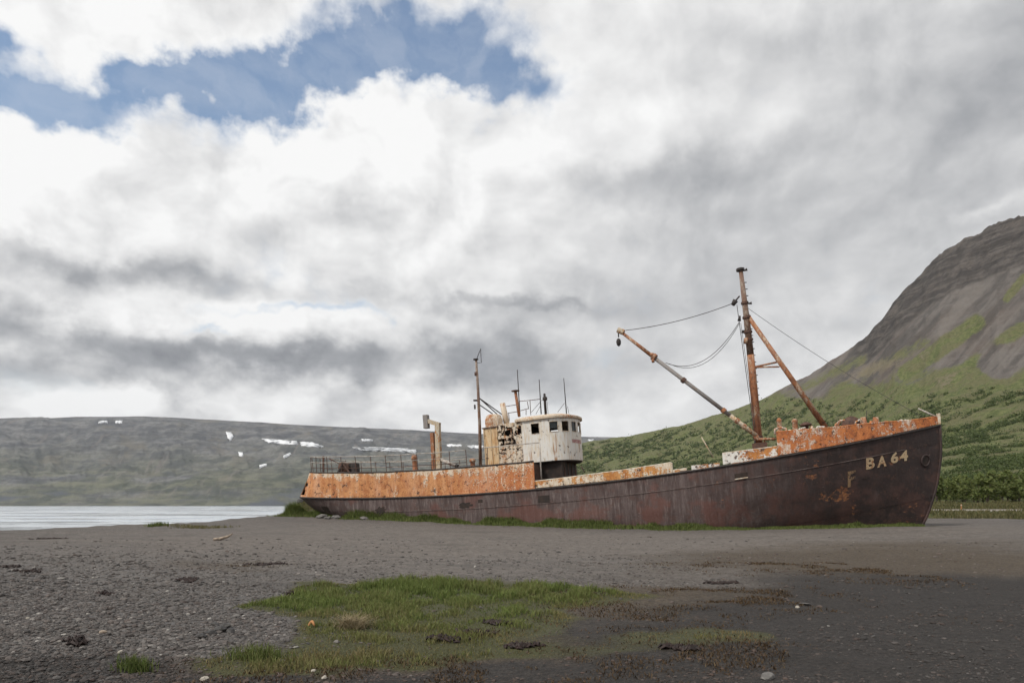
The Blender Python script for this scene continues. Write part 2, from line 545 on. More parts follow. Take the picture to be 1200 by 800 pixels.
CTRL = np.array([
    (-5, 3, .15), (0, 3, 0), (5, 3, 0), (-7.5, 8, .34), (-4.5, 8, .20), (-3.1, 8.2, .0), (-2.0, 8, -.04), (0, 8, 0), (3, 8, 0.02), (7, 8, .02),
    (-10, 12, .45), (-6.5, 12, .34), (-5.0, 11.5, .22), (-4.0, 11, .02), (-3.2, 12.5, .02), (-1, 12, .03), (3, 12, .02), (9, 12, .04),
    (-14, 20, .52), (-8, 19, .36), (-5.5, 16, .14), (-3, 19, .16), (3, 19, .10), (10, 19, .09), (16, 20, .12),
    (-19.8, 28, .61), (-12, 28, .5), (-4, 28, .30), (5, 28, .16), (15, 28, .26), (22, 28, .38),
    (-18, 38, .62), (-10, 38, .55), (0, 38, .30), (8, 36, .22), (14, 36, .36), (20, 34, .60), (28, 38, .62),
    (-14.7, 50, .92), (-12.5, 49.6, .90), (-6, 48, .74), (3, 46, .55), (20, 50, .55), (36, 52, .60),
    (-14, 56, .85), (0, 60, .7), (20, 62, .45), (45, 60, .45), (60, 60, .45), (90, 60, .5), (-8, 70, .7),
    (0, -20, 0), (-15, -10, .2), (20, -10, .1), (40, 10, .1), (40, 30, .4), (80, 20, .5)], float)
SH_Y = np.array([-9000, -60, 0, 18, 28, 38, 50, 58, 66, 80, 100, 6000])
SH_X = np.array([-900, -44, -36, -29.5, -21.6, -19.6, -16.8, -15.5, -14.5, -12.5, -12.0, -720])


def G(x, y, micro=True):
    """height of the beach"""
    x = np.asarray(x, float); y = np.asarray(y, float)
    shp = x.shape
    xf, yf = x.ravel(), y.ravel()
    num = np.zeros_like(xf); den = np.zeros_like(xf)
    for cx, cy_, cz in CTRL:
        s2 = (1.2 + 0.10 * max(cy_, 0)) ** 2
        w = 1.0 / ((xf - cx) ** 2 + (yf - cy_) ** 2 + s2) ** 1.8
        num += w * cz; den += w
    z = num / den
    d = np.interp(yf, SH_Y, SH_X) - xf                      # metres seaward of the beach crest
    d = d + (fbm(xf * .12, yf * .12, 3, 5) - .5) * 1.6 * sstep(20, 40, yf)
    z = z - np.where(d > 0, np.minimum(d * 0.13 + np.minimum(d, 3) * .03, 4.5), 0)
    r = np.hypot(xf, yf)
    near = sstep(3.5, 6, r)
    if micro:
        z = z + (fbm(xf * .55, yf * .55, 3, 21) - .5) * .13 * near
        left = sstep(1.0, -3.0, xf + .16 * yf) * sstep(34, 16, r)
        z = z + (fbm(xf * 2.2, yf * 2.2, 3, 31) - .5) * (.025 + .06 * left) * sstep(30, 14, r) * near
        z = z + (fbm(xf * 9, yf * 9, 2, 41) - .5) * (.010 + .018 * left) * sstep(16, 9, r) * near
    # grassy knoll with stones behind the stern
    z = z + 1.45 * np.exp(-(((xf + 16.6) / 1.6) ** 2 + ((yf - 61) / 4.5) ** 2))
    # sinks under the hillside sheet
    a = xf / np.maximum(yf, 1)
    z = z - 2.5 * sstep(63, 72, yf) * sstep(-.13, -.06, a)
    return z.reshape(shp)


def ground_at(px, py):
    """where the line of sight through a photo pixel meets the beach"""
    a, e = (px - 600) / F, (HY - py) / F
    ys = np.geomspace(3, 60, 700)
    zz = G(a * ys, ys, False)
    k = np.argmax(zz >= EZ + e * ys)
    return a * ys[k], ys[k]


# ---- beach material
def beach_mat():
    m, T, b = new_mat('beach_gravel')
    co = pos_co(T)
    grass, brown, damp_shade, coarse, pale, knoll = (T.attr(n) for n in ('grass', 'brown', 'damp_shade', 'coarse', 'pale', 'knoll'))
    big = T.noise(co, 0.28, 5, 0.6)
    med = T.noise(co, 1.7, 7, 0.65)
    spk = T.noise(co, 5.0, 4, 0.75)
    fine = T.noise(co, 14, 6, 0.7)
    vcol = T.voro(co, 26.0, out='Color')
    vd = T.voro(co, 26.0)
    vcol2 = T.voro(co, 9.0, out='Color')
    g1 = T.sep(vcol)[0]
    g2 = T.sep(vcol2)[1]
    c = T.mix(T.step(med, 0.34, 0.68), (0.066, 0.057, 0.051), (0.112, 0.099, 0.090))
    c = T.mix(T.mul(T.step(big, 0.40, 0.64), 0.5), c, (0.130, 0.107, 0.092))
    lay = T.noise(T.map(co, scale=(.35, 1.0, 1.0)), 0.9, 7, 0.7)
    c = T.mix(T.mul(T.step(lay, 0.50, 0.66), 0.55), c, (0.060, 0.054, 0.050))
    c = T.mix(T.mul(T.step(lay, 0.46, 0.32), 0.45), c, (0.185, 0.165, 0.148))
    c = T.mix(T.mul(T.step(spk, 0.52, 0.70), 0.5), c, (0.055, 0.050, 0.047))
    c = T.mix(T.mul(T.step(spk, 0.48, 0.28), 0.5), c, (0.21, 0.195, 0.18))
    c = T.mix(T.mul(T.step(g1, 0.55, 0.98), 0.55), c, (0.20, 0.19, 0.18))
    c = T.mix(T.mul(T.step(g1, 0.45, 0.02), 0.55), c, (0.045, 0.042, 0.040))
    c = T.mix(T.mul(T.step(g2, 0.6, 1.0), 0.25), c, (0.19, 0.175, 0.165))
    c = T.mix(T.mul(pale, T.lin(med, 0.3, 0.7, 0.5, 1.0)), c, T.mix(T.step(spk, .3, .7), (0.185, 0.164, 0.145), (0.090, 0.078, 0.070)))
    c = T.mix(T.mul(T.step(lay, 0.50, 0.68), 0.45), c, (0.075, 0.068, 0.062))
    c = T.mix(T.mul(T.mul(coarse, T.step(fine, 0.40, 0.62)), 0.6), c, (0.105, 0.104, 0.106))
    bm = T.step(T.add(brown, T.mul(T.sub(T.add(T.mul(med, .5), T.mul(lay, .5)), 0.5), 1.5)), 0.05, 0.95)
    c = T.mix(T.mul(bm, 0.75), c, T.mix(T.step(fine, .35, .65), (0.030, 0.022, 0.014), (0.092, 0.068, 0.042)))
    dm = T.step(T.add(damp_shade, T.mul(T.sub(T.add(T.mul(med, .6), T.mul(big, .4)), 0.5), 1.3)), 0.05, 1.0)  # damp ground and painted shade share this darkening
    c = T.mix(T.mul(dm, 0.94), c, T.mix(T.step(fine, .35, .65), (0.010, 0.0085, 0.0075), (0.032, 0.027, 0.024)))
    c = T.mix(T.mul(T.mul(T.step(grass, .15, .5), T.step(T.sep(co)[1], 11.0, 8.0)), .5), c, (.030, .024, .013))
    gm = T.step(T.add(grass, T.mul(T.sub(med, 0.5), 0.5)), 0.28, 0.6)
    c = T.mix(T.mul(gm, 0.85), c, T.mix(fine, (0.034, 0.036, 0.015), (0.078, 0.080, 0.030)))
    c = T.mix(T.step(knoll, .2, .6), c, T.mix(fine, (0.05, 0.06, 0.02), (0.12, 0.115, 0.05)))
    T.put(b.inputs['Base Color'], c)
    T.put(b.inputs['Roughness'], T.lin(dm, 0, 1, 0.9, 0.72))
    b.inputs['Specular IOR Level'].default_value = 0.25
    h = T.add(T.mul(T.sub(1.0, vd), 0.5), T.add(T.mul(fine, 0.5), T.mul(med, 0.8)))
    T.put(b.inputs['Normal'], T.bump(h, 0.9, 0.05))
    return m


def blobs(x, y, items):
    """sum of soft patches on the beach: (px, py, rx metres, ry metres, strength)"""
    s = np.zeros_like(x)
    for px, py, rx, ry, k in items:
        gx, gy = ground_at(px, py)
        s += k * np.exp(-(((x - gx) / rx) ** 2 + ((y - gy) / ry) ** 2) ** 1.5)
    return np.clip(s, 0, 1.2)


GRASS_B = [(400, 697, 1.15, 2.0, 1), (345, 713, .60, .8, .8), (470, 697, 1.6, 1.9, 1), (560, 697, 1.7, 1.8, 1), (650, 702, 1.2, 1.1, .75), (500, 730, 1.6, 1.6, 1), (590, 722, 1.0, .9, .7),
           (420, 748, 1.0, 1.0, .85), (440, 722, .9, 1.0, .8), (340, 770, 1.1, .65, .65), (480, 764, 1.0, .7, .7), (760, 750, 1.2, .7, .40), (830, 742, .8, .8, .45),
           (640, 764, 1.1, .5, .34), (280, 780, .6, .4, .45), (725, 700, .7, .7, .3)]
BROWN_B = [(640, 775, 2.3, 1.3, 1), (420, 790, 1.9, .8, 1), (780, 700, 2.6, 1.7, .8), (740, 725, 1.8, 1.1, .75), (880, 700, 2.0, 1.8, .6), (1000, 660, 6.5, 5.0, .62), (820, 765, 1.3, 1.0, .9),
           (300, 790, 1.0, .5, .8), (560, 748, 1.0, .6, .8), (260, 662, 1.6, 1.6, .55), (1120, 655, 7, 6.5, .55), (1050, 720, 1.4, .6, .5), (1100, 636, 6, 3, .35)]
DAMP_SHADE_B = [(1020, 775, 4.2, 2.4, .9), (1160, 755, 4.2, 3.2, .9), (900, 800, 1.5, .8, 1), (1080, 690, 5.2, 3.6, .45), (600, 800, 3.5, .6, .8), (160, 805, 2.4, .8, .9), (330, 805, 1.6, .5, .8), (450, 805, 1.4, .5, .8), (760, 803, 2.2, .7, .9), (1000, 735, 3.0, 1.8, .6), (1250, 720, 4, 3.5, 1),  # damp silt, plus foreground shade painted into the ground colour
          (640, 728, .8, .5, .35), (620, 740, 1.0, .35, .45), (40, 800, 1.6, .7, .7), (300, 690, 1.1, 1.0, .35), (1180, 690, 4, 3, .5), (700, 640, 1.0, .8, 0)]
PALE_B = [(620, 640, 12, 9, 1), (900, 632, 10, 7, .9), (350, 640, 9, 9, .55), (1130, 618, 9, 5, .9), (480, 620, 9, 7, .8)]
COARSE_B = [(80, 700, 4, 5, .9), (200, 730, 1.8, 2, .9), (250, 740, 1.0, .9, 1), (100, 770, 2.4, 1.5, .9), (620, 660, 4, 2.5, .5), (840, 655, 4, 2.5, .6), (0, 660, 6, 5, .7)]


def build_beach():
    az = np.concatenate([np.linspace(-R(46), R(46), 940), np.linspace(R(46), R(314), 90)[1:-1]])
    r = np.concatenate([[0.05, .6], np.linspace(1.5, 5.5, 16), 1360.0 / np.arange(835 - 592, 9, -.8), np.geomspace(160, 9000, 34)])
    r = np.unique(np.round(r, 4))
    A, RR = np.meshgrid(az, r)
    x, y = RR * np.sin(A), RR * np.cos(A)
    z = G(x, y)
    me = mesh_np('beach', np.stack([x, y, z], -1), grid_faces(len(r), len(az), True)[:, ::-1], True)
    xf, yf = x.ravel(), y.ravel()
    wob = fbm(xf * .7, yf * .7, 4, 61) - .5
    wob2 = fbm(xf * .7, yf * .7, 4, 67) - .5
    set_attr(me, 'grass', np.clip(blobs(xf + wob * 1.4, yf + wob2 * 1.6, GRASS_B) + grass_strip(xf, yf), 0, 1))
    set_attr(me, 'brown', blobs(xf + wob * 2, yf + wob2 * 2, BROWN_B))
    set_attr(me, 'damp_shade', blobs(xf + wob * 2, yf + wob2 * 2, DAMP_SHADE_B))
    set_attr(me, 'coarse', blobs(xf, yf, COARSE_B))
    set_attr(me, 'pale', blobs(xf + wob * 4, yf + wob2 * 4, PALE_B))
    set_attr(me, 'knoll', np.exp(-(((xf + 16.6) / 2.2) ** 2 + ((yf - 61) / 6) ** 2)))
    link('beach', me, beach_mat(), None, kind='structure')


# ---- the hillside on the right
SKY_X = np.array([380, 520, 600, 650, 690, 720, 750, 800, 860, 900, 950, 1000, 1018, 1035, 1050, 1065, 1080, 1100, 1120, 1150, 1200, 1300, 1500, 1800])
SKY_PY = np.array([590, 572, 545, 527, 517, 513, 508, 497.5, 480, 464, 437, 406, 391, 372, 352, 336, 319, 301, 286, 271, 250, 225, 205, 200])
GQ = np.array([0, .078, .17, .297, .453, .6, .72, .85, 1.0])
GV = np.array([0, .055, .11, .177, .27, .42, .57, .78, 1.0])


def ridge_dist(px):
    return np.interp(px, [400, 690, 900, 1200, 1500, 1800], [1900, 1500, 1050, 750, 680, 660])


def hill_z(a, Y, rough=True):
    """height of the hillside at bearing a = x / y and depth Y"""
    px = 600 + a * F
    Yr = ridge_dist(px)
    er = (HY - np.interp(px, SKY_X, SKY_PY)) / F
    if rough:
        amp = np.interp(px, [900, 1010, 1060, 1200], [.3, 3.2, 3.4, 2.6]) / F
        er = er + (fbm(px * .055, px * 0, 4, 77, .62) - .5) * 2 * amp
    q = np.clip((Y - 110) / (Yr - 110), 0, 3)
    e = .0047 + (er - .0047) * np.interp(q, GQ, GV)
    zr = EZ + er * Yr
    z = EZ + e * Y
    flat = np.interp(Y, [56, 60, 64.5, 68.5, 71, 80, 82, 110], [-.6, .36, .50, .98, 1.02, 1.02, 1.10, 2.12])
    wgt = sstep(100, 120, Y)
    z = flat * (1 - wgt) + z * wgt
    x = a * Y
    if rough:
        t = np.clip(z / np.maximum(zr, 5), 0, 1)
        hi = sstep(.05, .5, t)
        u = x * .83 + Y * .3                                                  # gullies run down the slope
        gl = fbm(px * .022, t * 2.0, 4, 91, .55) - .5
        z = z + gl * zr * .065 * hi * (1 - sstep(.93, 1, t) * .75) * (q < 1)
        z = z + (fbm(x * .03, Y * .03, 5, 95, .6) - .5) * np.interp(Y, [80, 120, 300, 800], [0, .8, 5, 14]) * (1 - sstep(.9, 1, t) * .7)
        # bedded basalt steps under the crest
        cl = sstep(.70, .82, t) * sstep(985, 1040, px)
        lev = t * 13 + (fbm(px * .012, t * 3, 3, 99) - .5) * 1.3
        st = (np.floor(lev) + sstep(.55, .95, lev - np.floor(lev))) / 13
        z = z + (st - t + .03) * zr * .50 * cl * sstep(1.0, .985, t) * sstep(.35, .6, fbm(px * .03, t * 9, 3, 113))
        z = z + (fbm(px * .11, t * 26, 4, 111, .6) - .5) * zr * .022 * cl
    q2 = np.maximum((Y - Yr) / Yr, 0)
    z = np.where(Y > Yr, zr - 1.2 * zr * q2, z)
    # tapers into the bay on the left
    lf = sstep(470, 560, px)
    z = z * lf + -3.0 * (1 - lf)
    return z


def hill_mat():
    m, T, b = new_mat('hillside')
    co = pos_co(T)
    veg, cliff, tan = T.attr('veg'), T.attr('cliff'), T.attr('tan')
    n1 = T.noise(co, .012, 7, .62)
    n2 = T.noise(co, .06, 8, .65)
    n3 = T.noise(co, .35, 6, .65)
    n4 = T.noise(co, 1.6, 5, .65)
    rill = T.attr('rill')
    scree = T.mix(T.step(n2, .35, .66), (.098, .089, .083), (.158, .142, .130))
    scree = T.mix(T.mul(T.step(n1, .42, .62), .5), scree, (.135, .106, .088))
    scree = T.mix(T.mul(T.step(rill, .54, .68), .5), scree, (.19, .172, .155))
    scree = T.mix(T.mul(T.step(rill, .46, .34), .5), scree, (.070, .064, .060))
    strata = T.noise(T.map(co, scale=(.25, .25, 3.0)), .08, 6, .65)
    rock = T.mix(T.step(T.add(T.mul(strata, .6), T.mul(n2, .4)), .42, .60), (.050, .046, .044), (.125, .110, .100))
    rock = T.mix(T.mul(T.step(n3, .45, .65), .5), rock, (.05, .047, .045))
    c = T.mix(T.mul(T.step(T.add(cliff, T.mul(T.sub(n2, .5), .5)), .25, .6), .9), scree, rock)
    green = T.mix(T.step(n3, .36, .62), (.085, .106, .038), (.165, .178, .076))
    green = T.mix(T.mul(T.step(n2, .42, .60), .6), green, (.150, .132, .078))
    green = T.mix(T.mul(T.step(n4, .48, .66), .6), green, (.034, .042, .018))
    vm = T.step(T.add(veg, T.add(T.mul(T.sub(n2, .5), .75), T.mul(T.sub(n3, .5), .4))), .40, .60)
    c = T.mix(vm, c, green)
    tm = T.step(T.add(tan, T.add(T.mul(T.sub(n3, .5), 1.0), T.mul(T.sub(n2, .5), .8))), .46, .66)
    c = T.mix(T.mul(tm, .75), c, (.19, .16, .115))
    T.put(b.inputs['Base Color'], c)
    b.inputs['Roughness'].default_value = .95
    b.inputs['Specular IOR Level'].default_value = .15
    h = T.add(T.mul(n2, 4.0), T.add(T.mul(n3, 1.0), T.mul(n4, .35)))
    T.put(b.inputs['Normal'], T.bump(h, .8, 2.2))
    return m


def hill_masks(a, Y):
    px = 600 + a * F
    z = hill_z(a, Y)
    py = HY - (z - EZ) / Y * F
    line = np.interp(px, [500, 690, 800, 900, 960, 1020, 1080, 1140, 1200, 1400], [510, 512, 490, 470, 462, 448, 432, 428, 430, 420])
    dd = (line - py) / 42.0                                                   # >0 above the plant line
    veg = 1.0 - sstep(-.6, 1.1, dd + (fbm(px * .013, py * .02, 4, 131) - .5) * 1.7)
    # green tongues climbing the scree
    for (x0, y0, x1, y1, w, k) in [(1010, 440, 1085, 400, 13, .55), (1060, 438, 1145, 378, 12, .95), (1120, 440, 1196, 385, 11, .85), (1180, 350, 1200, 325, 8, .7), (940, 455, 1010, 420, 12, .55), (1100, 455, 1150, 415, 10, .6)]:
        L2 = (x1 - x0) ** 2 + (y1 - y0) ** 2
        tt = np.clip(((px - x0) * (x1 - x0) + (py - y0) * (y1 - y0)) / L2, 0, 1)
        dist = np.hypot(px - x0 - tt * (x1 - x0), py - y0 - tt * (y1 - y0))
        veg = np.maximum(veg, k * np.exp(-(dist / w) ** 2))
    grey = np.exp(-(((px - 1172) / 26) ** 2 + ((py - 425) / 24) ** 2) ** 2)
    veg = veg * (1 - .85 * grey)
    Yr = ridge_dist(px)
    er = (HY - np.interp(px, SKY_X, SKY_PY)) / F
    t = (z - EZ) / np.maximum(er * Yr, 3)
    cliff = sstep(.70, .80, t) * sstep(975, 1030, px)
    tan = np.zeros_like(px)
    for (x0, y0, rx, ry, k) in [(1025, 432, 46, 12, .8), (1110, 445, 22, 14, .6), (1085, 415, 26, 12, .5), (980, 442, 30, 10, .5), (720, 530, 40, 5, .45), (1150, 520, 70, 5, .3), (1180, 545, 60, 4, .35), (700, 524, 30, 3, .5)]:
        tan = np.maximum(tan, k * np.exp(-((px - x0) / rx) ** 2 - ((py - y0 + (px - x0) * .3) / ry) ** 2))
    tan = np.maximum(tan, .45 * sstep(58, 62, Y) * sstep(108, 70, Y))
    return veg, cliff, tan


def build_hill():
    a = np.linspace(-.16, 1.12, 760)
    s = np.concatenate([np.linspace(56, 120, 60), np.geomspace(120, 1, 1)[:0]])
    qs = np.concatenate([np.linspace(.004, 1, 330), np.linspace(1.01, 1.8, 24)])
    A, S = np.meshgrid(a, s)
    A2, Q = np.meshgrid(a, qs)
    Y2 = 120 + Q * (ridge_dist(600 + A2 * F) - 120)
    A = np.vstack([A, A2]); Y = np.vstack([S, Y2])
    z = hill_z(A, Y)
    me = mesh_np('hillside', np.stack([A * Y, Y, z], -1), grid_faces(A.shape[0], A.shape[1]), True)
    v, c, t = hill_masks(A.ravel(), Y.ravel())
    set_attr(me, 'veg', v); set_attr(me, 'cliff', c); set_attr(me, 'tan', t)
    pxv, yv = 600 + A.ravel() * F, Y.ravel()
    pyv = HY - (z.ravel() - EZ) / yv * F
    uu = pxv * .9 + pyv * .75                                                  # rills follow the fall of the scree
    set_attr(me, 'rill', fbm(uu * .09, pyv * .012, 4, 301, .6))
    link('hillside', me, hill_mat(), None, kind='structure')


# ---- the fell across the fjord
FAR_X = np.array([-500, -200, 0, 60, 90, 170, 250, 330, 400, 480, 560, 640, 720, 800, 1000])
FAR_PY = np.array([497, 492, 489.5, 489, 487.5, 487.5, 491, 496, 499.5, 503, 507.5, 510, 511.5, 515, 525])
FQ = np.array([0, .06, .14, .22, .30, .42, .55, .7, .85, 1.0])
FV = np.array([0, .08, .22, .37, .42, .46, .64, .82, .95, 1.0])
FY0, FY1 = 3500.0, 5200.0


def far_z(a, Y):
    px = 600 + a * F
    er = (HY - np.interp(px, FAR_X, FAR_PY)) / F
    q = np.clip((Y - FY0) / (FY1 - FY0), 0, 1)
    bench = (fbm(px * .006, q * 1.5, 3, 143) - .5) * .16
    g = np.interp(np.clip(q + bench * np.sin(q * math.pi), 0, 1), FQ, FV)
    e = -.0007 + er * g
    z = EZ + e * Y
    x = a * Y
    env = np.sin(np.clip(q, 0, 1) * math.pi) ** .6
    z = z + (fbm(x * .0016, Y * .0022, 6, 151, .58) - .5) * 190 * env
    z = z + (fbm(px * .045, q * 3, 5, 157, .6) - .5) * 60 * env
    z = z + (fbm(px * .011, q * 1.2, 5, 167, .55) - .5) * 150 * env * sstep(.2, .5, q)
    kn = np.exp(-((px - 285) / 75) ** 2) * np.exp(-((q - .16) / .09) ** 2)
    z = z + 60 * kn
    lev = q * 16 + (fbm(px * .008, q * 4, 3, 163) - .5) * 2
    z = z + (np.floor(lev) + sstep(.5, 1, lev - np.floor(lev)) - lev + .3) * 11 * env
    return np.where(Y > FY1, EZ + er * FY1 - (Y - FY1) * .3, z)


def far_mat():
    m, T, b = new_mat('far_fell')
    co = pos_co(T)
    n1 = T.noise(T.map(co, scale=(.6, 1, 2.6)), .0022, 8, .62)
    n2 = T.noise(T.map(co, scale=(.7, 1, 2.2)), .009, 8, .65)
    n3 = T.noise(co, .035, 6, .65)
    zz = T.sep(co)[2]
    low = T.step(T.add(zz, T.mul(T.sub(n1, .5), 700)), 520, 120)
    c = T.mix(T.step(n2, .40, .60), (.082, .086, .094), (.178, .178, .176))
    c = T.mix(T.mul(T.step(n3, .44, .62), .55), c, (.068, .068, .066))
    g = T.mix(T.step(n2, .38, .60), (.062, .072, .050), (.138, .140, .094))
    c = T.mix(T.mul(T.mul(low, T.step(n1, .36, .56)), .9), c, g)
    c = T.mix(T.mul(T.step(T.noise(co, .0045, 6, .6), .56, .68), .6), c, (.16, .145, .115))
    band = T.noise(T.map(co, scale=(.25, .25, 6.0)), .012, 5, .6)
    c = T.mix(T.mul(T.step(band, .50, .62), .45), c, (.066, .066, .070))
    gul = T.noise(T.map(co, scale=(2.2, .25, .25)), .010, 6, .65)
    c = T.mix(T.mul(T.step(gul, .56, .68), .5), c, (.185, .165, .15))
    plain = T.step(T.add(zz, T.mul(T.sub(n2, .5), 130)), 120, 30)
    c = T.mix(T.mul(plain, T.step(n1, .52, .60)), c, (.082, .090, .105))
    T.put(b.inputs['Base Color'], c)
    b.inputs['Roughness'].default_value = .95
    b.inputs['Specular IOR Level'].default_value = .1
    T.put(b.inputs['Normal'], T.bump(T.add(T.mul(n2, 30), T.mul(n3, 9)), .7, 1.0))
    return m


def build_far():
    a = np.linspace(-1.25, .42, 760)
    ys = np.concatenate([[FY0 - 60], np.linspace(FY0, FY1, 190), np.linspace(FY1 + 60, FY1 + 900, 10)])
    A, Y = np.meshgrid(a, ys)
    z = far_z(A, Y)
    z[0] = -6
    me = mesh_np('far_fell', np.stack([A * Y, Y, z], -1), grid_faces(len(ys), len(a)), True)
    link('far_fell', me, far_mat(), None, kind='structure')


SNOW = [
    ([(116, 494), (126, 493), (126, 495.5), (116, 496)], 'small snow patch high on the far fell, leftmost of all'),
    ([(136, 493.3), (143, 493.2), (143.5, 495.6), (136, 495.8)], 'tiny square snow patch near the far fell crest, second from left'),
    ([(265, 506), (271, 506.5), (274, 511), (270, 517), (267, 513)], 'upright curved snow patch in the gully left of the long streaks'),
    ([(280, 530), (284, 530), (285, 535), (281, 534.5)], 'short snow patch lower down the gully on the far fell'),
    ([(307, 514.2), (325, 515), (348, 517), (349, 521), (330, 520), (315, 518.5)], 'long wedge shaped snow streak left of the ship railing'),
    ([(352, 518), (365, 518.3), (379, 523), (377, 524), (353, 522.5)], 'snow streak just above the stern end of the ship railing'),
    ([(332, 534), (340, 530.5), (341.5, 532.5), (333, 537)], 'thin slanting snow scrap below the long wedge streak'),
    ([(304, 545.5), (312, 543.5), (312, 545.5), (305, 548.5)], 'lowest thin snow scrap on the far fell'),
    ([(424, 515), (437, 515.4), (436, 516.8), (425, 516.6)], 'tiny snow fleck above the long streak behind the railing'),
    ([(413, 524.6), (438, 524.2), (470, 525.4), (488, 527), (487, 530.6), (455, 528.4), (430, 527.8)], 'longest snow streak behind the railing, left of the davit'),
    ([(523, 521), (540, 521), (541, 523), (525, 523)], 'snow streak between the davit and the wheelhouse'),
    ([(548, 522.6), (566, 522), (566, 525), (550, 524.6)], 'snow streak touching the aft edge of the wheelhouse'),
    ([(689, 515.2), (696, 515.4), (695, 516.8), (690, 516.6)], 'tiny snow fleck right of the wheelhouse'),
]


def build_snow():
    m, T, b = new_mat('old_snow')
    n = T.noise(pos_co(T), .05, 5, .6)
    T.put(b.inputs['Base Color'], T.mix(n, (.70, .72, .75), (.86, .87, .88)))
    b.inputs['Roughness'].default_value = .8
    b.inputs['Specular IOR Level'].default_value = .1

    ys = np.linspace(FY0, FY1, 2600)

    def hit(px, py):
        a, e = (px - 600) / F, (HY - py) / F
        zz = far_z(np.full_like(ys, a), ys)
        k = np.argmax(zz >= EZ + e * ys)
        return np.array([a * ys[k], ys[k], zz[k]])
    for poly, lab in SNOW:
        P = np.array(poly, float)
        # rounded, ragged outline
        pts = []
        n = len(P)
        for i in range(n):
            for t in np.linspace(0, 1, 10)[:-1]:
                q = P[i] * (1 - t) + P[(i + 1) % n] * t
                pts.append(q + RNG.normal(0, .30, 2) * np.array([1.5, 1.0]))
        pts = np.array(pts); cen = P.mean(0)
        k = len(pts)
        rings = [cen + (pts - cen) * f for f in (1.0, .7, .35)]
        top = [hit(*q) + np.array([0, -4, 5.0 * (1 - .6 * (j == 0))]) for j, rg in enumerate(rings) for q in rg]
        skirt = [p + np.array([0, 10, -9]) for p in top[:k]]
        v = top + [hit(*cen) + np.array([0, -4, 6])] + skirt
        f = []
        for j in range(2):
            for i in range(k):
                i2 = (i + 1) % k
                f.append([j * k + i, j * k + i2, (j + 1) * k + i2, (j + 1) * k + i])
        for i in range(k):
            f.append([2 * k + i, 2 * k + (i + 1) % k, 3 * k])
            f.append([3 * k + 1 + i, 3 * k + 1 + (i + 1) % k, (i + 1) % k, i])
        link('snow_patch', mesh_np('snow_patch', v, f, True), m, None, label=lab, category='snow', group='snow patches on the far fell')


# ---- the fjord
def build_water():
    m, T, b = new_mat('fjord_water')
    co = pos_co(T)
    c2 = T.map(co, scale=(.42, 1.0, 1.0), rot=(0, 0, .25))
    a1 = T.sep(T.noise(c2, .045, 7, .68, color=True))
    a2 = T.sep(T.noise(c2, .8, 4, .6, color=True))
    nx = T.add(T.mul(T.sub(a1[0], .5), .5), T.mul(T.sub(a2[0], .5), .25))
    ny = T.add(T.add(T.mul(T.sub(a1[1], .5), 1.7), T.mul(T.sub(a2[1], .5), .5)), -.10)
    nn = T.n('ShaderNodeVectorMath', operation='NORMALIZE')
    T.put(nn.inputs[0], T.vec(nx, ny, 1.0))
    T.put(b.inputs['Normal'], nn.outputs[0])
    b.inputs['Base Color'].default_value = (.62, .66, .69, 1)
    b.inputs['Metallic'].default_value = .72
    b.inputs['Roughness'].default_value = .16
    xs = np.linspace(-6500, 500, 60)
    ys = np.concatenate([[-3000, -500], np.geomspace(10, 3650, 90)])
    X, Y = np.meshgrid(xs, ys)
    X = X.copy()
    X[ys < 8] = np.linspace(-6500, -30, 60)
    z = np.full_like(X, -1.0)
    link('water', mesh_np('water', np.stack([X, Y, z], -1), grid_faces(*X.shape), True), m, None, kind='structure')


# grass growing along the keel: distance from the hull's foot line, world space
HULL_FOOT = np.array([(-15.6, 50.4), (-14.2, 49.9), (-12.44, 49.19), (-10.1, 46.96), (-7.41, 45.68), (-4.63, 44.64), (-1.85, 43.6), (.93, 42.57), (3.72, 41.56), (6.51, 40.55), (9.3, 39.55), (12.22, 38.88), (15.24, 38.52), (18.33, 38.33), (21.6, 38.2)], float)


def foot_dist(x, y):
    d = np.full(np.shape(x), 1e9)
    for (x0, y0), (x1, y1) in zip(HULL_FOOT[:-1], HULL_FOOT[1:]):
        L2 = (x1 - x0) ** 2 + (y1 - y0) ** 2
        t = np.clip(((x - x0) * (x1 - x0) + (y - y0) * (y1 - y0)) / L2, 0, 1)
        d = np.minimum(d, np.hypot(x - x0 - t * (x1 - x0), y - y0 - t * (y1 - y0)))
    return d


def grass_strip(x, y):
    return np.exp(-(foot_dist(x, y) / 1.1) ** 2) * .8


build_beach()
build_water()
build_hill()
build_far()
build_snow()


# ================================================================== the ship
SHIP_ORIGIN = Vector((-15.8287, 52.2923, 1.7880))
SHIP_M = Matrix.Translation(SHIP_ORIGIN) @ Matrix.Rotation(-R(20.5), 4, 'Z') @ Matrix.Rotation(-R(4.5), 4, 'Y')
SHIP_R = np.array(SHIP_M.to_3x3()); SHIP_O = np.array(SHIP_ORIGIN)
ship = bpy.data.objects.new('fishing_ship', None)
ship.empty_display_size = 2
ship.matrix_world = SHIP_M
COL.objects.link(ship)
ship['label'] = 'beached rusty steel fishing ship with orange upper works and dark hull'
ship['category'] = 'ship'


def S(px, py, t=0.0):
    """ship coordinates (forward, port, up) of the photo point px,py on the lengthwise plane t metres to starboard"""
    d = np.array([(px - 600) / F, 1, (HY - py) / F]); e = np.array([0, 0, EZ])
    n = SHIP_R[:, 1]
    k = (n @ (SHIP_O - e) - t) / (n @ d)
    l = SHIP_R.T @ (e + k * d - SHIP_O)
    return Vector((l[0], -t, l[2]))


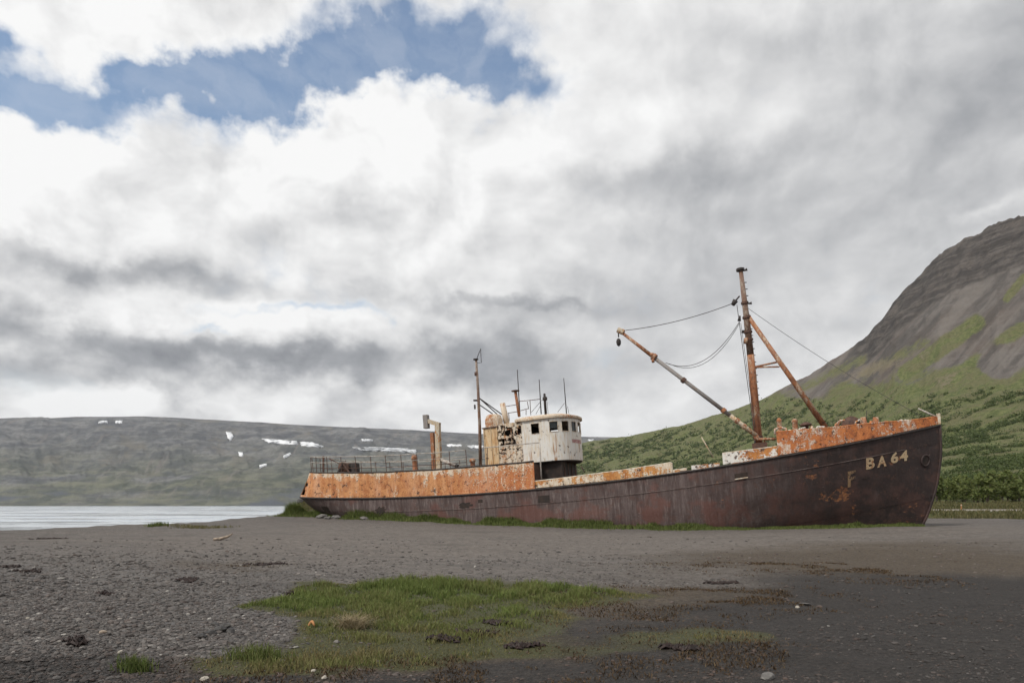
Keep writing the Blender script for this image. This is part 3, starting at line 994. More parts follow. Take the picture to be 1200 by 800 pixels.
SH_S = np.array([1.3, 3.2, 7.0, 12.0, 17.0, 20.0, 24.0, 27.5, 30.7, 32.9, 35.4, 38.5, 41.0])
SH_U = np.array([.30, .12, -.30, -.58, -.76, -.79, -.70, -.60, -.43, -.25, .0, .41, .80])
_cf = np.polyfit(SH_S, SH_U, 5)


def sheer(s):
    return np.polyval(_cf, s)


STEM_D = np.array([0, 1.5, 2.4, 3.0, 3.5, 4.0, 4.5, 5.1, 6.5])
STEM_S = np.array([41.0, 40.93, 40.76, 40.62, 40.46, 40.27, 40.05, 39.70, 38.3])
STERN_D = np.array([0, .5, 1.0, 2.0, 3.5, 6.5])
STERN_S = np.array([1.35, 1.9, 2.6, 4.4, 7.0, 9.0])


def hull_b(s, d):
    """half breadth at station s, d metres below the sheer"""
    se = np.interp(d, STEM_D, STEM_S); sa = np.interp(d, STERN_D, STERN_S)
    Bm = np.interp(d, [0, 2, 3.2, 4.4, 5.5, 6.5], [3.25, 3.25, 3.12, 2.75, 1.9, .3])
    Le = np.interp(d, [0, 1.5, 4, 6.5], [11.0, 12.0, 14.0, 15]); pe = np.interp(d, [0, 1.5, 4, 6.5], [2.3, 2.0, 1.7, 1.5])
    La = np.interp(d, [0, 1, 2.5, 6.5], [4.4, 5.5, 9.0, 12])
    xe = np.clip((se - s) / Le, 0, 1); xa = np.clip((s - sa) / La, 0, 1)
    fe = 1 - (1 - xe) ** pe
    fa = np.sqrt(np.clip(1 - (1 - xa) ** 2.1, 0, 1))
    return Bm * fe * fa


def hull_pt(q, d, side, off=0.0):
    """q 0..1 from stern to stem"""
    se = np.interp(d, STEM_D, STEM_S); sa = np.interp(d, STERN_D, STERN_S)
    s = sa + q * (se - sa)
    b = hull_b(s, d)
    dent = (fbm(s * .9, d * 1.1 + side * 7, 3, 171) - .5) * .07 * np.clip(b, 0, 1) * np.clip(d * 2, 0, 1)
    return np.stack([s, -side * (b + dent + off), sheer(s) - d], -1)


QN = np.concatenate([(1 - np.cos(np.linspace(0, math.pi / 2, 14))) * .12, np.linspace(.12, .90, 90)[1:], .90 + .10 * np.sin(np.linspace(0, math.pi / 2, 26))[1:]])
KEEL = 6.4


def build_hull():
    dn = np.linspace(0.0, KEEL, 40)
    v, f = [], []
    n = len(QN)
    for side in (1, -1):
        D, Q = np.meshgrid(dn, QN, indexing='ij')
        pts = hull_pt(Q, D, side, -.02).reshape(-1, 3)
        fc = grid_faces(len(dn), n)
        if side == -1:
            fc = fc[:, ::-1]
        f.append(fc + len(v) * len(dn) * n)
        v.append(pts)
    V = np.concatenate(v); Fc = np.concatenate(f)
    hull = link('hull', mesh_np('hull', V, Fc, True), M['hull'], ship)
    # lapped shell plates: strakes by depth, butts staggered
    strakes = [(0.0, .86), (.86, 2.35), (2.35, 3.55), (3.55, 5.0)]
    for k, (d0, d1) in enumerate(strakes):
        butts = np.linspace(0, 1, 8 if k % 2 == 0 else 7)
        if k % 2:
            butts = np.concatenate([[0], (butts[:-1] + butts[1:]) / 2, [1]])
        for side in (1, -1):
            if side == -1 and k > 1:
                continue
            for i in range(len(butts) - 1):
                a0, a1 = butts[i], butts[i + 1]
                sq_ = 1.35 + QN * 39.7
                s0_, s1_ = 1.35 + a0 * 39.7, 1.35 + a1 * 39.7
                ss_ = sq_[(sq_ > s0_ + .06) & (sq_ < s1_ - .06)]
                ss_ = np.concatenate([[s0_ + .006 * (a0 > 0)], ss_, [s1_ - .006 * (a1 < 1)]])
                ds = np.linspace(d0 - (.05 if k % 2 == 0 and k else 0), d1 + (.05 if k % 2 == 0 else 0), 9)
                o = .016 if k % 2 == 0 else .0
                o += .002 * (i % 2)
                ds = np.maximum(ds, 0)
                Dg, Sg = np.meshgrid(ds, ss_, indexing='ij')
                se_ = np.interp(Dg, STEM_D, STEM_S); sa_ = np.interp(Dg, STERN_D, STERN_S)
                Qg = np.clip((Sg - sa_) / (se_ - sa_), 0, 1)
                if a0 == 0: Qg[:, 0] = 0
                if a1 == 1: Qg[:, -1] = 1
                out = hull_pt(Qg, Dg, side, o).reshape(-1, 3)
                inn = hull_pt(Qg, Dg, side, o - .03).reshape(-1, 3)
                nr, nc = Dg.shape
                fc = grid_faces(nr, nc)
                if side == -1:
                    fc = fc[:, ::-1]
                ring = np.concatenate([np.arange(nc), np.arange(1, nr) * nc + nc - 1, (nr - 1) * nc + np.arange(nc - 1)[::-1], np.arange(nr - 1)[1:][::-1] * nc])
                r2 = np.roll(ring, -1)
                nring = len(ring)
                ia = np.arange(nring); ib = np.roll(ia, -1); o2 = 2 * nr * nc
                wall = np.stack([ia, ib, ib + nring, ia + nring], -1) + o2
                if side == 1:
                    wall = wall[:, ::-1]
                link('hull_plate', mesh_np('hull_plate', np.concatenate([out, inn, out[ring], inn[ring]]), np.concatenate([fc, fc[:, ::-1] + nr * nc, wall]), True), M['hull'], hull)
    # rubbing strake round the sheer, stem bar
    for side in (1, -1):
        pts = hull_pt(QN, np.full_like(QN, .02), side, .045)
        MB().tube(pts, .055, 6).build('rub_rail', M['irondark'] if side == 1 else M['irondark'], hull, True)
        pts = hull_pt(QN[12:-16], np.full_like(QN[12:-16], .86), side, .018)
        MB().tube(pts, .016, 5).build('lap_seam', M['seam'], hull, True)
    ds = np.linspace(0, 6.2, 16)
    pts = [(np.interp(d, STEM_D, STEM_S) + .02, 0, sheer(np.interp(d, STEM_D, STEM_S)) - d) for d in ds]
    MB().tube(pts, .07, 8).build('stem_bar', M['hull'], hull, True)
    return hull


hull = build_hull()


def on_hull(px, py):
    """station, depth below sheer and half breadth where a photo point falls on the starboard side"""
    t = 2.0
    for _ in range(25):
        p = S(px, py, t)
        t = .5 * t + .5 * float(hull_b(p.x, sheer(p.x) - p.z))
    return p.x, float(sheer(p.x) - p.z), t


def hull_surface(s, d, off):
    return Vector((s, -(float(hull_b(s, d)) + off), float(sheer(s)) - d))


# deck of the well and the forecastle -------------------------------------------------
def deck_part(name, s0, s1, lift, mat, n=26, inset=.06):
    ss = np.linspace(s0, s1, n)
    v, f = [], []
    for s in ss:
        b = max(float(hull_b(s, 0)) - inset, .01)
        for t in np.linspace(-1, 1, 7):
            v.append((s, -t * b, float(sheer(s)) + lift + .10 * (1 - t * t)))
    fc = grid_faces(n, 7)
    return link(name, mesh_np(name, v, fc, True), mat, ship)


deck_part('well_deck', 19.4, 33.2, -.55, M['deck'])
deck_part('forecastle_deck', 33.0, 40.8, .22, M['deck'])


# upright plating following the hull edge ---------------------------------------------
def shell_wall(name, path, lo, hi, mat, thick=.05, parent=ship, holes=None, rag=0.0, rows=10):
    """path: (k,2) plan points (forward, port); lo, hi: heights at each point; hole test on (index fraction, height fraction)"""
    path = np.asarray(path, float); k = len(path)
    lo = np.broadcast_to(lo, (k,)); hi = np.broadcast_to(hi, (k,))
    tan = np.gradient(path, axis=0); tan /= np.linalg.norm(tan, axis=1)[:, None] + 1e-9
    nrm = np.stack([tan[:, 1], -tan[:, 0]], -1)
    h = np.linspace(0, 1, rows)
    H, I = np.meshgrid(h, np.arange(k), indexing='ij')
    z = lo[I] + (hi - lo)[I] * H
    if rag:
        z[-1] += (fbm(path[:, 0] * 3.1, path[:, 1] * 3.1, 3, 181) - .5) * rag
    dent = (fbm(path[I, 0] * 1.3 + 3, z * 1.3 + path[I, 1] * .4, 3, 191) - .5) * .05
    xo = path[I, 0] + nrm[I, 0] * (dent + thick / 2); yo = path[I, 1] + nrm[I, 1] * (dent + thick / 2)
    xi = path[I, 0] + nrm[I, 0] * (dent - thick / 2); yi = path[I, 1] + nrm[I, 1] * (dent - thick / 2)
    V = np.concatenate([np.stack([xo, yo, z], -1).reshape(-1, 3), np.stack([xi, yi, z], -1).reshape(-1, 3)])
    keep = np.ones((rows - 1, k - 1), bool)
    if holes is not None:
        fi = (np.arange(k - 1) + .5) / (k - 1); fh = (np.arange(rows - 1) + .5) / (rows - 1)
        for i in range(rows - 1):
            for j in range(k - 1):
                if holes(fi[j], fh[i]):
                    keep[i, j] = False
    N = rows * k
    f = []
    for i in range(rows - 1):
        for j in range(k - 1):
            if not keep[i, j]:
                continue
            a, b_, c, d = i * k + j, i * k + j + 1, (i + 1) * k + j + 1, (i + 1) * k + j
            f.append((a, b_, c, d)); f.append((d + N, c + N, b_ + N, a + N))
            if i == 0 or not keep[i - 1, j]: f.append((a + N, b_ + N, b_, a))
            if i == rows - 2 or not keep[i + 1, j]: f.append((d, c, c + N, d + N))
            if j == 0 or not keep[i, j - 1]: f.append((a, d, d + N, a + N))
            if j == k - 2 or not keep[i, j + 1]: f.append((b_ + N, c + N, c, b_))
    return link(name, mesh_np(name, V, np.array(f)), mat, parent)


def edge_path(s0, s1, n, side, inset=.0):
    ss = np.linspace(s0, s1, n)
    return np.stack([ss, -side * np.maximum(hull_b(ss, 0) - inset, 0)], -1), sheer(ss)


# quarterdeck: tall orange plating round the stern
QTOP = 1.60


def quarter_path(f):
    """f 0..1: starboard break, round the stern, port break; lean 0 at the rail, 1 at the deck"""
    ss = 1.37 + (19.55 - 1.37) * (1 - np.cos(np.linspace(0, math.pi / 2, 60))) ** 1.0
    st = np.stack([ss[::-1], -hull_b(ss[::-1], 0)], -1)
    po = np.stack([ss, hull_b(ss, 0)], -1)
    return np.concatenate([st, po[1:]])


def build_quarter():
    P0 = quarter_path(0)
    k = len(P0); rows = 15
    sh = sheer(P0[:, 0])
    lean = np.exp(-((P0[:, 0] - 1.3) / 2.2) ** 1.0)                            # the stern plating rakes forward
    V, fr = [], []
    for layer in (0.0, -.06):
        for h in np.linspace(0, 1, rows):
            x = P0[:, 0] + lean * h * 1.15
            yy = P0[:, 1] * (1 - .035 * h - .05 * h * lean) 
            tn = np.gradient(np.stack([x, yy], -1), axis=0); tn /= np.linalg.norm(tn, axis=1)[:, None] + 1e-9
            nr = np.stack([-tn[:, 1], tn[:, 0]], -1)
            nr *= np.sign((nr * np.stack([x - 9, yy], -1)).sum(1))[:, None] * 1.0
            nr = np.where(np.abs(yy)[:, None] > 1.0, np.stack([nr[:, 0], np.sign(yy) * np.abs(nr[:, 1])], -1), nr)
            dent = (fbm(x * 1.1, h * 2 + np.sign(yy) * 3, 3, 201) - .5) * .06 * (h > 0)
            z = sh + .04 + h * QTOP + (h == 1) * (fbm(x * 2.5, yy * 2.5, 3, 205) - .5) * .06
            V.append(np.stack([x + nr[:, 0] * (dent + layer), yy + nr[:, 1] * (dent + layer), z], -1))
    V = np.concatenate(V)
    N = rows * k
    keep = np.ones((rows - 1, k - 1), bool)
    for i in range(rows - 1):
        for j in range(k - 1):
            s, y = P0[j, 0], P0[j, 1]
            fh = (i + .5) / (rows - 1)
            if y < -.6 and 2.05 < s < 2.95 - .5 * fh and .06 < fh < .84:                   # torn freeing port at the quarter
                keep[i, j] = False
            if y < -.9 and 2.3 <= s < 3.2 and .46 < fh < .60:
                keep[i, j] = False
    f = []
    for i in range(rows - 1):
        for j in range(k - 1):
            if not keep[i, j]:
                continue
            a, b_, c, d = i * k + j, i * k + j + 1, (i + 1) * k + j + 1, (i + 1) * k + j
            f.append((a, b_, c, d)); f.append((d + N, c + N, b_ + N, a + N))
            if i == 0 or not keep[i - 1, j]: f.append((a + N, b_ + N, b_, a))
            if i == rows - 2 or not keep[i + 1, j]: f.append((d, c, c + N, d + N))
            if j == 0 or not keep[i, j - 1]: f.append((a, d, d + N, a + N))
            if j == k - 2 or not keep[i, j + 1]: f.append((b_ + N, c + N, c, b_))
    qm = mesh_np('quarterdeck_plating', V, np.array(f))
    set_attr(qm, 'hfrac', np.tile(np.repeat(np.linspace(0, 1, rows), k), 2))
    q = link('quarterdeck_plating', qm, M['quarter'], ship,
             label='bright orange rusted plating round the stern')
    top = V[(rows - 1) * k: rows * k]
    # deck lid
    n2 = k // 2
    dv, df = [], []
    for i in range(n2 + 1):
        a, b_ = top[i], top[k - 1 - i]
        for t in np.linspace(0, 1, 5):
            dv.append(a * (1 - t) + b_ * t + np.array([0, 0, -.06 + .08 * math.sin(t * math.pi)]))
    link('quarterdeck', mesh_np('quarterdeck', dv, grid_faces(n2 + 1, 5), True), M['deck'], ship)
    MB().tube(top[::2] + np.array([0, 0, .01]), .045, 6).build('deck_edge_bar', M['irondark'], q, True)
    # bulkhead closing the break
    s = 19.5; b0 = float(hull_b(s, 0)) * .97
    MB().box((s, 0, float(sheer(s)) + .76), (.06, 2 * b0 - .12, 1.5)).build('break_bulkhead', M['ironbrown'], ship)
    # frame timbers seen in the torn port
    for s, dz in ((2.2, 0), (2.5, .0)):
        b1 = float(hull_b(s, 0))
        MB().box((s + .35, -b1 * .82, float(sheer(s)) + .72), (.06, .10, 1.35), Matrix.Rotation(R(20), 3, 'Y')).build('torn_frame', M['ironbrown'], q)
    return top


qtop = build_quarter()


def rail_line(lift, inset=.10, s_max=15.6):
    pts = [Vector(p) for p in qtop]
    out = []
    for p in pts:
        if p.x > s_max:
            continue
        y = p.y * (1 - inset / max(abs(p.y), .4))
        out.append(Vector((p.x + inset * .6 * (p.x < 4), y, p.z + lift)))
    return out


railing = bpy.data.objects.new('railing', None); railing.parent = ship; COL.objects.link(railing)
for lift, mat, rad in ((1.06, 'railpale', .026), (.68, 'railpale', .020), (.32, 'ironbrown', .018)):
    ln = rail_line(lift)
    MB().tube(ln, rad, 6).build('rail', M[mat], railing, True)
base = rail_line(0.0)
acc, want = 0.0, 0.0
for i in range(len(base) - 1):
    seg = (base[i + 1] - base[i]).length
    while want <= acc + seg:
        t = (want - acc) / seg
        p = base[i].lerp(base[i + 1], t)
        MB().tube([p + Vector((0, 0, -.05)), p + Vector((random.uniform(-.03, .03), random.uniform(-.02, .02), 1.08))], .026, 6).build('railing_post', M['ironbrown'], railing)
        want += 1.12
    acc += seg

# stern gear on the quarterdeck ---------------------------------------------------------
T_D = 1.6


def bar(part_pts, rad, name, mat, parent=ship, seg=8, t=0.0, smooth=True):
    """tube through photo points (px, py[, t])"""
    pts = [S(p[0], p[1], p[2] if len(p) > 2 else t) for p in part_pts]
    return MB().tube(pts, rad, seg).build(name, M[mat], parent, smooth)


davit = bpy.data.objects.new('davit', None); davit.parent = ship; COL.objects.link(davit)


def square_bar(a, b, w, name, mat, parent):
    a, b = Vector(a), Vector(b)
    d = b - a
    rot = d.to_track_quat('Z', 'Y').to_matrix()
    return MB().box((a + b) / 2, (w, w, d.length), rot).build(name, M[mat], parent)


square_bar(S(514.5, 553, T_D), S(513, 497.5, T_D), .30, 'post', 'davit', davit)
square_bar(S(509.0, 553, T_D + .1), S(506.5, 507, T_D + .1), .22, 'rear_post', 'mast', davit)
square_bar(S(515.5, 497.5, T_D), S(501.5, 493.2, T_D), .26, 'arm', 'davit', davit)
MB().box(S(499.6, 494, T_D), (.30, .34, .86)).build('head_box', M['greyspar'], davit)
bar([(516, 538.5), (534.5, 545.5)], .11, 'brace', 'railpale', davit, t=T_D)
MB().tube([S(534, 545.3, T_D), S(536.5, 546.2, T_D)], .13, 8).build('brace_end', M['irondark'], davit)

sw = bpy.data.objects.new('stern_winch', None); sw.parent = ship; COL.objects.link(sw)
c = S(407, 548, 1.0)
MB().lathe((c.x, c.y - .5, c.z), [(.10, 0), (.42, .02), (.42, .10), (.20, .12), (.20, .88), (.42, .90), (.42, .98), (.10, 1.0)], 14, 'Y').build('drum', M['ironbrown'], sw, True)
for dy in (-.62, .62):
    square_bar((c.x - .5, c.y + dy, c.z - .5), (c.x + .15, c.y + dy, c.z + .35), .10, 'side_frame', 'irondark', sw)
    square_bar((c.x + .6, c.y + dy, c.z - .5), (c.x + .05, c.y + dy, c.z + .35), .10, 'side_frame', 'ironbrown', sw)
MB().box((c.x + .55, c.y, c.z - .05), (.5, .55, .62)).build('gear_case', M['irondark'], sw)
square_bar(S(386, 537, 1.2), S(401, 545, 1.2), .07, 'lever', 'ironbrown', sw)
square_bar(S(379, 553, 1.6), S(379, 534, 1.6), .10, 'guide_post', 'ironbrown', sw)
# bollards and stubs along the quarterdeck edge
for px, py0, py1, t in ((486.5, 552, 533, 1.9), (554.5, 551, 537, 1.9)):
    a, b_ = S(px, py0, t), S(px, py1, t)
    MB().lathe((a.x, a.y, a.z), [(.22, 0), (.15, .06), (.14, (b_.z - a.z) * .7), (.20, (b_.z - a.z) * .74), (.20, (b_.z - a.z) * .86), (.12, b_.z - a.z)], 12).build('bollard', M['mast'], ship, True)

# wheelhouse ----------------------------------------------------------------------------
WH0, WH1 = 16.05, 20.15
WT = 2.0
U0, U1 = .90, 3.46


def wh_path(n_front=40, n_side=64, grow=0.0, s_aft=WH0):
    th = np.linspace(-math.pi / 2, math.pi / 2, n_front)
    side = np.linspace(s_aft, WH1, n_side)
    st = np.stack([side, np.full(n_side, -(WT + grow))], -1)
    fr = np.stack([WH1 + (1.45 + grow) * np.cos(th), (WT + grow) * np.sin(th)], -1)
    po = np.stack([side[::-1], np.full(n_side, WT + grow)], -1)
    return np.concatenate([st, fr[1:-1], po])


wheelhouse = bpy.data.objects.new('wheelhouse', None); wheelhouse.parent = ship; COL.objects.link(wheelhouse)


def strip_wall(path, zs, holes, mat, name, parent, thick=.05, jit=0.0):
    """wall along path with exact rectangular openings: holes = [(w0,w1,z0,z1)] in running metres"""
    path = np.asarray(path, float)
    seg = np.linalg.norm(np.diff(path, axis=0), axis=1)
    run = np.concatenate([[0], np.cumsum(seg)])
    ws = np.unique(np.round(np.concatenate([run, [h[0] for h in holes], [h[1] for h in holes]]), 4)) if holes else run
    zz = np.unique(np.round(np.concatenate([zs, [h[2] for h in holes], [h[3] for h in holes]]), 4)) if holes else np.asarray(zs)
    X = np.interp(ws, run, path[:, 0]); Yp = np.interp(ws, run, path[:, 1])
    tn = np.gradient(np.stack([X, Yp], -1), axis=0); tn /= np.linalg.norm(tn, axis=1)[:, None] + 1e-9
    nr = np.stack([tn[:, 1], -tn[:, 0]], -1)
    k, rows = len(ws), len(zz)
    J, I = np.meshgrid(np.arange(rows), np.arange(k), indexing='ij')
    dent = (fbm(X[I] * 1.6, zz[J] * 1.6 + Yp[I], 3, 211) - .5) * .04
    xo, yo = X[I] + nr[I, 0] * (dent + thick / 2), Yp[I] + nr[I, 1] * (dent + thick / 2)
    xi, yi = X[I] + nr[I, 0] * (dent - thick / 2), Yp[I] + nr[I, 1] * (dent - thick / 2)
    z = zz[J] * 1.0
    if jit:
        jx = RNG.normal(0, jit, z.shape); jz = RNG.normal(0, jit, z.shape); jz[0] = 0; jz[-1] = 0
        xo = xo + jx; xi = xi + jx; z = z + jz
    V = np.concatenate([np.stack([xo, yo, z], -1).reshape(-1, 3), np.stack([xi, yi, z], -1).reshape(-1, 3)])
    wc, zc = (ws[1:] + ws[:-1]) / 2, (zz[1:] + zz[:-1]) / 2
    keep = np.ones((rows - 1, k - 1), bool)
    for h in holes:
        keep &= ~((zc[:, None] > h[2]) & (zc[:, None] < h[3]) & (wc[None] > h[0]) & (wc[None] < h[1]))
    N = rows * k
    f = []
    for i in range(rows - 1):
        for j in range(k - 1):
            if not keep[i, j]:
                continue
            a, b_, c_, d = i * k + j, i * k + j + 1, (i + 1) * k + j + 1, (i + 1) * k + j
            f.append((a, b_, c_, d)); f.append((d + N, c_ + N, b_ + N, a + N))
            if i == 0 or not keep[i - 1, j]: f.append((a + N, b_ + N, b_, a))
            if i == rows - 2 or not keep[i + 1, j]: f.append((d, c_, c_ + N, d + N))
            if j == 0 or not keep[i, j - 1]: f.append((a, d, d + N, a + N))
            if j == k - 2 or not keep[i, j + 1]: f.append((b_ + N, c_ + N, c_, b_))
    return link(name, mesh_np(name, V, np.array(f)), mat, parent), (lambda w, z_, o: Vector((np.interp(w, ws, X) + np.interp(w, ws, nr[:, 0]) * o, np.interp(w, ws, Yp) + np.interp(w, ws, nr[:, 1]) * o, z_)))


S_JOIN = 18.55                                       # the white wheelhouse forward of this, the corroded casing aft
wp = wh_path(44, 40, 0, S_JOIN)
side_len = WH1 - S_JOIN
front_len = float(np.linalg.norm(np.diff(wp[39:39 + 44], axis=0), axis=1).sum())
zw0, zw1 = 2.62, 3.24
win = [(.62, 1.14, 2.60, 3.24)]                       # side window
fl0 = side_len + .02
for k in range(7):
    w0 = fl0 + .10 + k * (front_len - .2) / 7
    win.append((w0 + .05, w0 + (front_len - .2) / 7 - .19, zw0, zw1))
tot = 2 * side_len + front_len
win.append((tot - 1.14, tot - .62, 2.60, 3.24))
win.append((tot - .55, tot - .12, 1.0, 2.9))           # open door on the port side
wh_wall, wh_at = strip_wall(wp, np.linspace(U0, U1, 20), win, M['white'], 'wall', wheelhouse)
for h in win[:-1]:
    cx = [(h[0], h[2]), (h[1], h[2]), (h[1], h[3]), (h[0], h[3]), (h[0], h[2])]
    pts = []
    for (wa, za), (wb, zb) in zip(cx[:-1], cx[1:]):
        for t in np.linspace(0, 1, 5)[:-1]:
            pts.append(wh_at(wa + (wb - wa) * t, za + (zb - za) * t, .03))
    pts.append(pts[0])
    MB().tube(pts, .022, 5, False).build('window_frame', M['cream'], wheelhouse)
# a few panes still stand, grimy
gm, T_, b_ = new_mat('grimy_glass')
b_.inputs['Base Color'].default_value = (.02, .024, .025, 1); b_.inputs['Roughness'].default_value = .15
T_.put(b_.inputs['Roughness'], T_.lin(T_.noise(obj_co(T_), 6, 5, .6), .3, .7, .08, .4))
for h in (win[1], win[3], win[5]):
    pts = []
    hb = h[2] if h is not win[1] else h[2] + .2
    for za in np.linspace(hb + .01, h[3] - .01, 3):
        for wa in np.linspace(h[0] + .01, h[1] - .01, 4):
            pts.append(wh_at(wa, za, -.01))
    n = len(pts)
    pts += [p + Vector((-.006, 0, 0)) for p in pts]
    fc = grid_faces(3, 4)
    link('window_pane', mesh_np('window_pane', pts, np.concatenate([fc, fc[:, ::-1] + n])), gm, wheelhouse)
# roof: slab with a brow, cambered
rp = wh_path(44, 24, .16, S_JOIN - .35)
rv, rf = [], []
k = len(rp)
cen = np.array([19.6, 0])
for z, g in ((U1 - .02, .97), (U1 + .0, 1.0), (U1 + .12, 1.0), (U1 + .17, .96), (U1 + .30, .75), (U1 + .36, .4)):
    q = cen + (rp - cen) * g
    rv += [(a, b2, z + (fbm(a * 2, b2 * 2, 2, 3) - .5) * .04) for a, b2 in q]
rv.append((19.6, 0, U1 + .37)); rv.append((19.6, 0, U1 - .03))
for i in range(5):
    for j in range(k):
        rf.append([i * k + j, i * k + (j + 1) % k, (i + 1) * k + (j + 1) % k, (i + 1) * k + j])
for j in range(k):
    rf.append([5 * k + j, 5 * k + (j + 1) % k, 6 * k])
    rf.append([(j + 1) % k, j, 6 * k + 1])
link('roof', mesh_np('roof', rv, rf), M['roof'], wheelhouse)
# floor and inner bulkhead
fl = wh_path(30, 10, -.04, S_JOIN)
fv = [(a, b2, U0 + .03) for a, b2 in fl] + [(a, b2, U0 - .06) for a, b2 in fl]
k = len(fl)
ff = [list(range(k)), list(range(k, 2 * k))[::-1]] + [[j, j + k, (j + 1) % k + k, (j + 1) % k] for j in range(k)]
link('floor', mesh_np('floor', fv, ff), M['interior'], wheelhouse)
MB().box((18.50, 0, (U0 + U1) / 2 - .02), (.05, 2 * WT - .1, U1 - U0 - .08)).build('inner_bulkhead', M['interior'], wheelhouse)
# faded red name board painted on the front
pts, n = [], 14
for za in np.linspace(1.93, 2.16, 3):
    for wa in np.linspace(side_len + front_len * .30, side_len + front_len * .52, n):
        pts.append(wh_at(wa, za, .032))
nn = len(pts)
pts += [wh_at(wa, za, .022) for za in np.linspace(1.93, 2.16, 3) for wa in np.linspace(side_len + front_len * .30, side_len + front_len * .52, n)]
link('name_board', mesh_np('name_board', pts, np.concatenate([grid_faces(3, n), grid_faces(3, n)[:, ::-1] + nn])), M['redtext'], wheelhouse, label='faded red lettering band on the wheelhouse front')

# corroded casing aft of the wheelhouse
casing = bpy.data.objects.new('engine_casing', None); casing.parent = ship; COL.objects.link(casing)
nx, nz = 46, 44
S_C0 = 17.0
path = np.stack([np.linspace(S_C0, S_JOIN - .01, nx), np.full(nx, -WT)], -1)
zs = np.linspace(U0, U1 - .02, nz)


def rot_holes():
    hs = []
    dx = (S_JOIN - S_C0) / (nx - 1)
    for i in range(nx - 1):
        for j in range(nz - 1):
            x = i * dx; z = zs[j] - U0; fz = z / (U1 - U0)
            n = float(fbm(x * 3.2 + 5, z * 3.2, 4, 221, .6))
            lim = .655 - .075 * sstep(.35, .75, fz) + .25 * sstep(.96, 1.0, fz) + .10 * sstep(.3, 0, fz)
            gash = (x < .95 and fz > .40 and (abs(fz - .60) < .045 or abs(fz - .76) < .05 or abs(fz - .50) < .03))
            if n > lim or (gash and n > .34):
                hs.append((round(x, 4), round(x + dx, 4), round(zs[j], 4), round(zs[j + 1], 4)))
    return hs


strip_wall(path, zs, rot_holes(), M['corroded'], 'corroded_plate', casing, .03, .012)
MB().box(((S_C0 + S_JOIN) / 2, .2, (U0 + U1) / 2 - .05), (S_JOIN - S_C0 - .06, 2 * WT - .8, U1 - U0 - .14)).build('inner_casing', M['interior'], casing)
for z in (1.5, 2.1, 2.6, 3.1):
    MB().box(((S_C0 + S_JOIN) / 2, -WT + .12, z), (S_JOIN - S_C0 - .1, .05, .07)).build('stiffener', M['mast'], casing)
for x in (17.35, 17.8, 18.2):
    MB().tube([(x, -WT + .16, U0), (x + .02, -WT + .16, U1 - .1)], .035, 6).build('pipe', M['mast'], casing)
MB().box(((S_C0 + S_JOIN) / 2, WT - .03, (U0 + U1) / 2), (S_JOIN - S_C0, .05, U1 - U0 - .05)).build('port_plate', M['corroded'], casing)
MB().box(((S_C0 + S_JOIN) / 2, 0, U1 - .02), (S_JOIN - S_C0 + .02, 2 * WT - .06, .05)).build('top_plate', M['roof'], casing)
# ochre locker block with its rounded hood
ob = MB()
ob.box(((WH0 + S_C0) / 2, 0, (U0 + 3.30) / 2), (S_C0 - WH0 - .02, 2 * WT - .02, 3.30 - U0))
ob.build('ochre_block', M['casing'], casing)
for x in (WH0 + .03, (WH0 + S_C0) / 2, S_C0 - .05):
    MB().tube([(x, -WT - .01, U0), (x, -WT - .01, 3.32)], .035, 6).build('pipe', M['casing'], casing)
MB().box(((WH0 + S_C0) / 2, 0, 3.33), (S_C0 - WH0 + .14, 2 * WT + .12, .06)).build('block_lid', M['ironbrown'], casing)
hp = S(577, 499, 1.0)
MB().lathe((hp.x + .12, hp.y, 3.34), [(.60, 0), (.60, .56), (.50, .82), (.30, .92), (.02, .94)], 8).build('vent_hood', M['roof'], ship)

# house under the wheelhouse front, the overhang's shadow painted in as near-black
MB().box((20.15, 0, (float(sheer(20)) - .5 + U0) / 2), (1.35, 3.3, U0 - float(sheer(20)) + .42)).build('lower_house', M['interior'], ship)
for t in (-1.2, -.4, .4, 1.2):
    MB().box((20.84, t, .05), (.05, .06, 1.6)).build('house_rib', M['ironbrown'], ship)

# pipes, aerials and the flying-bridge rail on the roof
bar([(594.6, 500, .6), (588.8, 472.5, .6)], [.20, .17], 'exhaust_pipe', 'roof', seg=12)
ex = bar([(608.5, 488, .8), (604.0, 458.5, .8)], .095, 'vent_pipe', 'mast', seg=10)
a = S(604.0, 458.2, .8)
MB().lathe((a.x, a.y, a.z - .03), [(.10, 0), (.26, .02), (.26, .07), (.10, .10)], 12).build('flange', M['ironbrown'], ex)
for pts, r in (([(609.3, 486), (606.2, 433)], .035), ([(634.2, 485), (631.8, 444.5)], .035), ([(664.0, 486), (660.6, 443)], .032)):
    a_ = bar([(p[0], p[1], .5) for p in pts], [r * 1.15, r * .7], 'aerial', 'irondark', seg=6)
vp = bar([(639.6, 485, .3), (638.3, 467, .3), (638.0, 461, .3)], [.085, .085, .07], 'signal_post', 'irondark', seg=8)
a = S(638.6, 467, .3)
MB().lathe((a.x, a.y, a.z - .12), [(.09, 0), (.15, .03), (.15, .20), (.09, .24)], 10).build('lamp_housing', M['irondark'], vp)
br = bpy.data.objects.new('bridge_rail', None); br.parent = ship; COL.objects.link(br)
for pts in ([(609, 470), (620, 469), (633, 467.5)], [(610, 481), (619, 478.5)], [(593, 476), (605, 474)], [(595, 484), (607, 482)],
            [(622, 486), (621, 468.5)], [(619.5, 479), (618, 470.5)], [(597, 493), (596, 484)], [(616.5, 486), (616.5, 480)]):
    bar(pts, .022, 'rail', 'ironbrown', br, 5, t=1.2)
